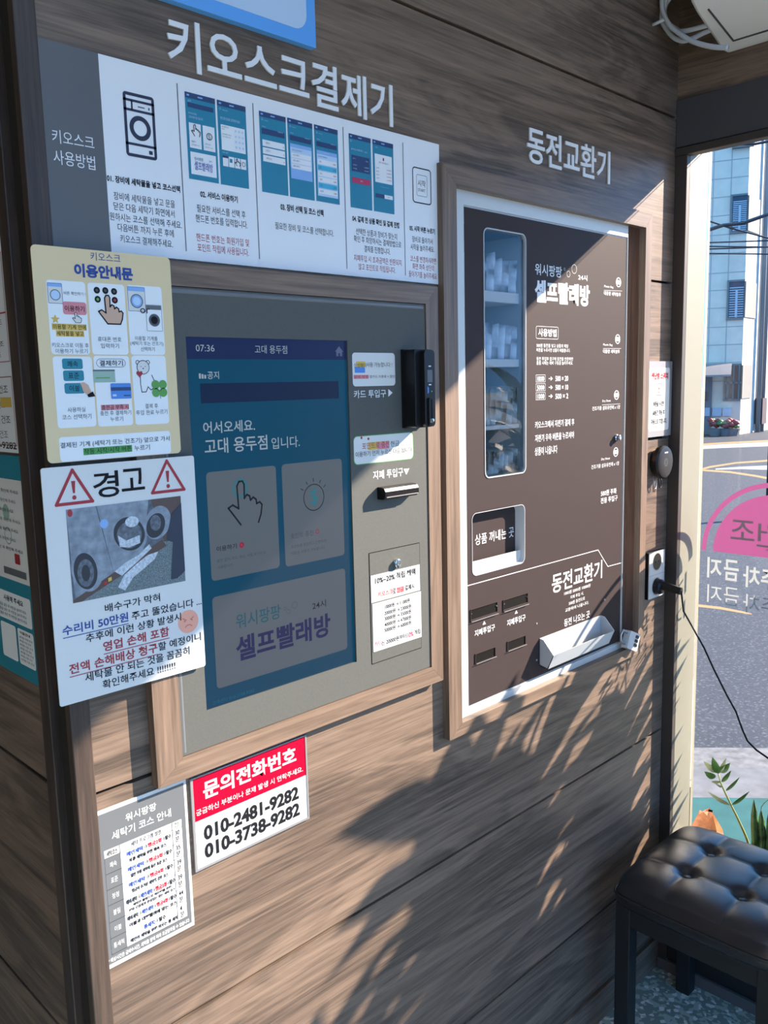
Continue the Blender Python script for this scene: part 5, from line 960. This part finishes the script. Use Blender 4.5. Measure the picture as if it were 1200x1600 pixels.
b = MB(); u0 = q1[0][0]; w_ = GP.px(*C3([(878, 360)])[0])[0] - u0; zt, zb = GP.px(*C3([(800, 292)])[0])[1], GP.px(*C3([(800, 415)])[0])[1]
b.text(GP, '조', (u0, zb, u0 + w_, zt), .0006, 'white_film', .008, flip=True); b.text(GP, '건', (u0 + w_ * 1.1, zb - .012, u0 + w_ * 2.1, zt - .004), .0006, 'white_film', .008, flip=True); b.build('lettering', dm)
for k, (ya, yb_, bo) in enumerate(((528, 655, .02), (700, 810, .0))):  # lower line is a reflected double, drawn as letters of its own
    u0 = GP.px(*C3([(580, (ya + yb_) / 2)])[0])[0]; u1 = GP.px(*C3([(778, (ya + yb_) / 2)])[0])[0]; zt = GP.px(*C3([(680, ya + 5)])[0])[1]; zb = GP.px(*C3([(680, yb_ + 8)])[0])[1]; w_ = (u1 - u0) / 2.15
    t = tag(MB().text(GP, '지', (u0, zb, u0 + w_, zt), 0, 'white_film', bo, flip=True).text(GP, '금', (u1 - w_, zb, u1, zt), 0, 'white_film', bo, flip=True).text(GP, '주차', (u1 + w_ * .3, zb - .01, u1 + w_ * 2.5, zt - .01), 0, 'white_film', bo, flip=True).build('window_lettering'), ('pale mirrored film letters on the glass right below the pink half disc', 'fainter mirrored letters on the glass, modelled reflection of the pale line above')[k], 'lettering')

# ================================================================== outside
GZ = -.02
FE = Vector((.66, -.75, 0)).normalized(); FN = Vector((.75, .66, 0)).normalized()
def strip(name, t0, t1, z0, z1, m, l=60):
    b = MB(); P = [FN * t0 - FE * l, FN * t0 + FE * l, FN * t1 + FE * l, FN * t1 - FE * l]
    b.add([(p.x, p.y, z1) for p in P] + [(p.x, p.y, z0) for p in P], [[3, 2, 1, 0], [4, 5, 6, 7], [0, 1, 5, 4], [1, 2, 6, 5], [2, 3, 7, 6], [3, 0, 4, 7]], m); return struct(b.build(name))
b = MB(); b.box((XR + .1305, -30, -.12), (140, 90, -.07), 'asphalt'); b.box((-60, -90, -.12), (XR + .1305, -2.76, -.07), 'asphalt'); b.box((XR + .1305, -90, -.12), (140, -30, -.07), 'asphalt'); b.v = [v for v in b.v]; rdm = struct(b.build('road'))
# a clipped strip of painted ground along the shop front
b = MB(); zt = GZ
def quad(pts, m, z=GZ): b.add([(p[0], p[1], z) for p in pts], [list(range(len(pts)))], m)
x0 = XR + .131
def on(t_, x): return (x, (t_ - FN.x * x) / FN.y)
quad([(x0, -9), on(2.49, x0 + 9.5) if on(2.49, x0 + 9.5)[1] > -9 else ((2.49 + FN.y * 9) / FN.x, -9), on(2.49, x0)], 'green_paint')
struct(b.build('painted_apron'))
def band(name, t0, t1, m, z):
    b = MB(); y_ = -9.0; P = [((t0 - FN.y * y_) / FN.x, y_), ((t1 - FN.y * y_) / FN.x, y_), on(t1, x0), on(t0, x0)]
    b.add([(p[0], p[1], z) for p in P] + [(p[0], p[1], z - .09) for p in P], [[0, 1, 2, 3], [7, 6, 5, 4], [0, 4, 5, 1], [1, 5, 6, 2], [2, 6, 7, 3], [3, 7, 4, 0]], m); return struct(b.build(name))
band('pavement_edge', 2.491, 2.755, 'pavement', GZ); band('kerb', 2.756, 2.96, 'kerb_stone', GZ - .004)
RZ = -.0695
def gpx(p): q = az(p[0], p[1], RZ); return (q.x, q.y, RZ)
def mark(name, label, up, lo, m):
    U = [gpx(p) for p in up]; L3 = [gpx(p) for p in lo]; n = len(U); b = MB(); b.add(U + L3, [[n + i, n + i + 1, i + 1, i] for i in range(n - 1)], m); o = b.build(name); o['kind'] = 'structure'; return o
mark('road_marking', '', [(1080, 736), (1110, 728), (1150, 722), (1230, 716)], [(1080, 739), (1110, 731), (1150, 724.5), (1230, 719)], 'road_yellow')
mark('road_marking', '', [(1092, 733), (1140, 736), (1180, 742), (1230, 751)], [(1092, 735.5), (1140, 739), (1180, 745), (1230, 755)], 'road_yellow')
mark('road_marking', '', [(1118, 732), (1160, 729), (1230, 726)], [(1118, 734), (1160, 733), (1230, 735)], 'asphalt_mark')
mark('road_marking', '', [(1070, 698), (1130, 694), (1230, 689)], [(1070, 703), (1130, 700), (1230, 696)], 'asphalt_mark'); mark('road_marking', '', [(1070, 695), (1130, 691), (1230, 686)], [(1070, 698), (1130, 693.5), (1230, 688.5)], 'road_yellow')
mark('road_marking', '', [(1080, 943), (1125, 948), (1165, 956), (1175, 959)], [(1080, 947), (1125, 952), (1165, 959), (1175, 960)], 'road_yellow')

# house across the road
pc = az(1155.5, 679, -.07); UR = Vector((.39, -.92, 0)).normalized()
FR = Plane(pc, UR, (0, 0, 1)); AW = -FR.n
U2 = (AW * .95 + UR * .31).normalized(); SD2 = Plane(pc, U2, (0, 0, 1))
Hs = thing('building', 'grey stone-faced house across the road with recessed barred corner windows', 'building', pc)
H = 15.0
b = MB(); A_ = FR.w(-14, 0); B_ = Vector(pc); Cc = SD2.w(14, 0); Dd = Cc + FR.w(-14, 0) - Vector(pc)
b.add([A_, B_, B_ + Vector((0, 0, H)), A_ + Vector((0, 0, H))], [[0, 1, 2, 3]], 'concrete_tile'); b.add([A_, Dd, Dd + Vector((0, 0, H)), A_ + Vector((0, 0, H))], [[1, 0, 3, 2]], 'concrete_tile'); b.add([A_ + Vector((0, 0, H)), B_ + Vector((0, 0, H)), Cc + Vector((0, 0, H)), Dd + Vector((0, 0, H))], [[0, 1, 2, 3]], 'concrete_tile')
for y in (228.5, 249, 277, 306, 335, 365, 395, 425, 452, 480, 510, 538, 566, 595):
    v = FR.px(1150, y)[1]; b.rect(FR, (-14, v - .012, 0, v + .012), .004, 'tile_joint')
for x in (1143.5, 1115.5, 1088): u = FR.px(x, 260)[0]; b.rect(FR, (u - .012, FR.px(x, 600)[1], u + .012, H), .005, 'tile_joint')
b.build('stone_front', Hs)
b = MB(); b.add([B_, Cc, Cc + Vector((0, 0, H)), B_ + Vector((0, 0, H))], [[0, 1, 2, 3]], 'white_wall'); b.add([Cc, Dd, Dd + Vector((0, 0, H)), Cc + Vector((0, 0, H))], [[0, 1, 2, 3]], 'white_wall'); b.build('side_wall', Hs)
b = MB(); v = FR.px(1150, 229)[1]; b.slabr(FR, (FR.px(1144, 229)[0], v - .06, .1, v + .03), 0, .12, 'reveal_grey'); b.build('ledge', Hs)
for (x0_, y0_, x1_, y1_, xs_, bars) in ((1144, 306, 1171, 361, 1186.5, 16), (1138.5, 440, 1166, 496, 1180, 13), (1133.5, 571, 1159.5, 623, 1173, 0)):
    r = FR.rect([(x0_, y0_), (x1_, y0_), (x1_, y1_), (x0_, y1_)]); r = (r[0], r[1], -.005, r[3]); w2 = SD2.px(xs_, (y0_ + y1_) / 2)[0]
    b = MB(); b.loop(FR, [(r[0] - .05, r[1] - .06), (r[2], r[1] - .06), (r[2], r[3] + .05), (r[0] - .05, r[3] + .05)], [(r[0], r[1]), (r[2], r[1]), (r[2], r[3]), (r[0], r[3])], 0, .05, 'reveal_grey'); b.rect(FR, r, .012, 'win_dark'); wdw = b.build('window', Hs)
    b = MB(); b.slabr(SD2, (0, r[1], w2, r[3]), 0, .03, 'reveal_grey'); b.build('window_return', wdw)
    b = MB(); um = (r[0] + r[2]) / 2
    if bars:
        b.slabr(FR, (um - .03, r[1], um + .03, r[3] - .25), .03, .08, 'bar_white')
        for i in range(bars): v = r[1] + (r[3] - r[1]) * (i + .5) / bars * .86; b.slabr(FR, (r[0] + .02, v - .014, r[2] - .02, v + .014), .03, .06, 'bar_white')
    else:
        for u in (r[0] + .06, um, r[2] - .06): b.slabr(FR, (u - .025, r[1], u + .025, r[3]), .02, .06, 'reveal_grey')
        v = r[1] + (r[3] - r[1]) * .48; b.slabr(FR, (r[0], v - .025, r[2], v + .025), .02, .06, 'reveal_grey')
    b.build('window_grille' if bars else 'window_bars', wdw)
b = MB(); r = FR.rect([(1085, 584), (1112, 584), (1112, 678), (1085, 678)]); b.slabr(FR, r, 0, .05, 'door_grey'); r2 = FR.rect([(1096, 612), (1106, 612), (1106, 626), (1096, 626)]); b.slabr(FR, FR.rect([(1095, 582), (1104, 582), (1104, 588), (1095, 588)]), .05, .07, 'ink_red'); b.slabr(FR, r2, .05, .08, 'win_dark'); b.build('door', Hs)
for px0, px1, x_ in ((1187, 400, 1184), (1193, 380, 1189)):
    b = MB(); q0 = SD2.px(x_, 678); u = SD2.px(px0, 420)[0]; b.tube([SD2.w(u, .0, .12), SD2.w(u, H, .12)], .07, 'pipe_grey', 10); b.build('drain_pipe', Hs, smooth=True)
b = MB(); r = SD2.rect([(1180.5, 622), (1187.5, 622), (1184.5, 662), (1178, 662)]); b.slabr(SD2, r, 0, .22, 'meter_box'); b.build('meter_box', Hs)
# canopy over the door
b = MB(); r0 = FR.px(1060, 575); r1 = FR.px(1143, 586); n = 8; V = []
zt = FR.px(1100, 569)[1]; zb = FR.px(1120, 586)[1]
for i in range(n + 1):
    f = i / n; dd = 1.5 * f; zz = zb + (zt - zb) * math.cos(f * math.pi / 2); V += [FR.w(r0[0], zz, .02 + dd), FR.w(r1[0], zz, .02 + dd), FR.w(r0[0], zz - .05, .02 + dd), FR.w(r1[0], zz - .05, .02 + dd)]
F = []
for i in range(n): a = 4 * i; c = a + 4; F += [[a, c, c + 1, a + 1], [a + 2, a + 3, c + 3, c + 2], [a, a + 2, c + 2, c], [a + 1, c + 1, c + 3, a + 3]]
F += [[0, 1, 3, 2], [4 * n, 4 * n + 2, 4 * n + 3, 4 * n + 1]]
b.add(V, F, 'canopy_tan'); cn = b.build('canopy'); tag(cn, 'tan curved canopy over the door of the grey house across the road', 'canopy')
for k, px_ in enumerate((1102, 1120, 1136)):
    r = FR.rect([(px_ - 7, 637), (px_ + 7, 637), (px_ + 7, 650), (px_ - 7, 650)]); tag(MB().slabr(FR, r, .001, .08, 'bar_white').build('notice_board'), ('leftmost small pale board low on the grey house across the road', 'middle one of three small pale boards on the grey house', 'rightmost small pale board on the grey house, under its lowest window')[k], 'board', 'pale boards on the house front')
for k, px_ in enumerate((1119, 1134, 1146)):
    q = FR.px(px_, 668); base = FR.w(q[0], 0, .6); t = thing('flower_pot', ('leftmost pot of dark red flowers by the grey house across the road', 'middle pot of dark red flowers by the grey house across the road', 'rightmost pot of dark red flowers by the grey house, nearest its corner')[k], 'potted plant', base, 'flower pots by the house')
    zf = FR.px(px_, 658)[1]; b = MB(); b.lathe(base, (0, 0, 1), [(.13, 0), (.2, zf - .18)], 'planter_grey', 14); b.build('pot', t); b = MB(); rnd = random.Random(k)
    for i in range(14): b.lathe(base + Vector((rnd.uniform(-.16, .16), rnd.uniform(-.16, .16), zf - .12 + rnd.uniform(-.06, .12))), (0, 0, 1), [(.02, 0), (.085, .04), (.085, .09), (.02, .13)], 'flower_red' if i % 3 else 'leaf_green', 8)
    b.build('flowers', t, smooth=True)
# overhead wires
def wire(label, pts, dist, r_):
    P = []
    for p in pts: q = ray(*p); P.append(CAM + q * dist / q.dot(FWD))
    b = MB(); b.tube(P, r_, 'wire', 6); tag(b.build('overhead_wire', smooth=True), label, 'cable', 'overhead wires over the road')
wire('thick dark overhead wire rising to the right past the upper window of the grey house', [(1050, 372), (1102, 361), (1130, 352), (1160, 349), (1200, 335), (1260, 312)], 14, .030)
wire('thin overhead wire crossing the thick one, falling to the right', [(1060, 330), (1101, 343), (1140, 356), (1200, 372), (1260, 388)], 14, .014)
wire('dark overhead wire right below the window head, above all the others', [(1120, 218), (1155, 225), (1180, 225), (1200, 221), (1260, 205)], 14, .022)
for k, y in enumerate((378, 384, 388, 395)): wire(('topmost of the four thin level wires below the thick one', 'second of the four thin level wires below the thick one', 'third of the four thin level wires below the thick one', 'lowest of the four thin level wires below the thick one')[k], [(1060, y + 4), (1110, y + 1), (1200, y - 2 + 4 * (k % 2)), (1260, y - 4)], 14, .012)
# lamp-post arm at the right
q = ray(1216, 700); bp = CAM + q * ((-.07 - CAM.z) / q.z) ; q2 = ray(1202, 700); sc_ = 10.0
bs = CAM + ray(1203, 800) * sc_; b = MB(); b.tube([(bs.x, bs.y, -.07), (bs.x, bs.y, 4.2)], .05, 'wire', 10); tag(b.build('street_pole', smooth=True), 'dark thin pole at the right picture edge beyond the window', 'pole')

# ------------------------------------------------------------------ plants outside, against the glass
def leaf(b, p, q, wd, m, up=Vector((0, 0, 1)), cup=.15, n=8):
    p = Vector(p); q = Vector(q); ax2 = (q - p); ln = ax2.length; a = ax2.normalized(); sd = a.cross(up)
    if sd.length < 1e-4: sd = a.orthogonal()
    sd.normalize(); nn = sd.cross(a); V = []; F = []
    for i in range(n + 1):
        f = i / n; w_ = wd * .5 * (math.sin(math.pi * f ** .8) ** .85 if 0 < f < 1 else .02); c = p + a * ln * f + nn * (ln * .08 * math.sin(math.pi * f))
        V += [c - sd * w_ + nn * w_ * cup * 2, c, c + sd * w_ + nn * w_ * cup * 2]
    for i in range(n): k = 3 * i; F += [[k, k + 1, k + 4, k + 3], [k + 1, k + 2, k + 5, k + 4]]
    b.add(V, F, m)
VD = Vector((FWD.x + RGT.x * .4, FWD.y + RGT.y * .4, 0)).normalized()
PP = Plane(Vector((2.30, -.05, 0)), Vector((VD.y, -VD.x, 0)), (0, 0, 1)); CZ = lambda p: [PP.w(*PP.px(x / 8.571 + 1060, y / 8.571 + 1160), d_) for x, y, d_ in p]
st = CZ([(930, 1330, 0), (885, 1215, 0), (790, 1010, 0), (710, 850, 0), (620, 660, 0), (565, 540, 0), (530, 400, 0)])
ft = Vector((st[0].x + .02, st[0].y - .02, GZ))
t = thing('potted_plant', 'thin-stemmed plant with narrow pale-edged leaves outside the window, rising behind the stool', 'plant', ft)
b = MB(); b.lathe(ft, (0, 0, 1), [(.04, 0), (.05, .13), (.053, .135), (.047, .135), (.045, .12)], 'pot_dark', 24); b.build('pot', t, auto=35)
b = MB(); b.tube([ft + Vector((0, 0, .11))] + st, .0042, 'stem', 8, taper=.002); b.build('stem', t, smooth=True)
for p, q, wd, m in (((540, 420), (455, 172), 74, 'leaf_green'), ((545, 410), (642, 185), 40, 'leaf_pale'), ((548, 400), (692, 252), 66, 'leaf_green'), ((525, 400), (338, 225), 62, 'leaf_pale'), ((498, 470), (348, 365), 66, 'leaf_green'), ((560, 530), (438, 498), 34, 'leaf_pale'), ((590, 600), (495, 525), 22, 'leaf_pale'), ((578, 530), (706, 352), 40, 'leaf_green'), ((632, 650), (822, 438), 30, 'leaf_green'), ((690, 838), (392, 632), 40, 'leaf_pale'), ((714, 838), (952, 628), 34, 'leaf_green')):
    a_, c_ = CZ([(*p, 0), (*q, .012)]); b = MB(); leaf(b, a_, c_, wd * 1.35 / 8.571 / FPX * 2.55, m, up=-VD); b.build('leaf', t, smooth=True)
a_ = CZ([(1030, 1290, .0)])[0]; ft = Vector((a_.x, a_.y, GZ))
t = thing('potted_plant', 'snake plant with upright banded leaves at the right picture edge outside the window', 'plant', ft)
b = MB(); b.lathe(ft, (0, 0, 1), [(.08, 0), (.10, .15), (.105, .155), (.09, .155), (.088, .14)], 'pot_dark', 24); b.build('pot', t, auto=35)
for p, q, wd in (((1030, 1330), (1010, 745), 98), ((1130, 1330), (1105, 880), 90), ((1215, 1330), (1225, 850), 80), ((1290, 1330), (1330, 700), 90)):
    a_, c_ = CZ([(*p, 0), (*q, .01)]); b = MB(); n = 8; V = []; s_ = PP.u; wq = wd / 8.571 / FPX * 2.55
    bot = ft + Vector((a_.x - ft.x, a_.y - ft.y, .13)); ch = [bot, a_, a_.lerp(c_, .35), a_.lerp(c_, .65), a_.lerp(c_, .88), c_]; ww = [.4, .48, .5, .42, .2, .02]
    for c, k in zip(ch, ww): V += [c - s_ * wq * k, c + PP.n * -.006, c + s_ * wq * k, c + PP.n * .004]
    F = []
    for i in range(len(ch) - 1):
        for k in range(4): F.append([4 * i + k, 4 * i + (k + 1) % 4, 4 * i + 4 + (k + 1) % 4, 4 * i + 4 + k])
    b.add(V, F, 'leaf_snake'); b.build('leaf', t, smooth=True)
P = CZ([(1105, 900, 0), (1112, 850, .004), (1150, 790, .008), (1200, 745, .01), (1260, 720, .01)]); b = MB(); b.tube(P, .0012, 'stem', 6); b.build('curled_tip', t, smooth=True)
a_ = CZ([(385, 1010, 0)])[0]; b = MB(); rnd = random.Random(4); V = []
ctr = Vector((a_.x + .06, a_.y, .06)); tp = CZ([(375, 905, 0)])[0].z
b.lathe(Vector((a_.x, a_.y, GZ)), (0, 0, 1), [(.05, 0), (.055, tp * .5), (.046, tp * .8), (.034, tp * .93), (.017, tp - GZ - .004), (.006, tp - GZ + .001)], 'terracotta', 11); rk = random.Random(9); b.v = [v + Vector((rk.uniform(-.009, .009), rk.uniform(-.009, .009), rk.uniform(-.012, .004))) for v in b.v]; tag(b.build('garden_rock', auto=25), 'orange-brown lump just showing above the back edge of the stool, outside the window', 'rock')
# taller potted shrubs further along the glass; their leaves shade the wall
def shrub(label, x, y, h, spread, nl, seed, lw_, z_lo):
    rnd = random.Random(seed); base = Vector((x, y, GZ)); t = thing('potted_shrub', label, 'plant', base, 'shrubs along the glass')
    b = MB(); b.lathe(base, (0, 0, 1), [(.13, 0), (.16, .26), (.17, .27), (.15, .27), (.145, .24)], 'planter_grey', 28); b.build('pot', t, auto=35)
    st_ = MB(); lf = MB()
    for k in range(5):
        a = k * 2 * math.pi / 5 + rnd.uniform(-.3, .3); rr_ = spread * rnd.uniform(.3, 1.0); hk = h * rnd.uniform(.80, 1.0)
        P = [base + Vector((0, 0, .22)), base + Vector((math.cos(a) * rr_ * .4, math.sin(a) * rr_ * .5, hk * .5)), base + Vector((math.cos(a) * rr_ * .6, math.sin(a) * rr_, hk * .96))]
        st_.tube(P, .008, 'stem', 8, taper=.004)
        for i in range(nl):
            f = z_lo + (1 - z_lo) * (i + .5) / nl; c = P[0].lerp(P[1], f * 2) if f < .5 else P[1].lerp(P[2], f * 2 - 1)
            th = i * 2.4 + k; el_ = rnd.uniform(.25, 1.1); d = Vector((math.cos(th) * .75, math.sin(th), math.sin(el_))).normalized(); ln = lw_ * rnd.uniform(.8, 1.25)
            leaf(lf, c, c + d * ln, ln * .42, 'leaf_green', n=6)
    st_.build('stems', t, smooth=True); lf.build('foliage', t, smooth=True)
shrub('low dense broad-leaved shrub in a grey pot outside the glass, nearest the stool', 2.37, -.37, 1.24, .10, 52, 5, .14, .12)
shrub('broad-leaved shrub in a grey pot outside the glass, second from the stool', 2.40, -.64, 1.60, .12, 64, 3, .17, .04)
shrub('broad-leaved shrub in a grey pot outside the glass, third from the stool', 2.40, -.96, 1.60, .15, 64, 8, .17, .04)
shrub('broad-leaved shrub in a grey pot outside the glass, farthest from the stool', 2.40, -1.24, 1.52, .15, 60, 11, .17, .04)

for o in bpy.data.objects:
    if '_org' in o: del o['_org']
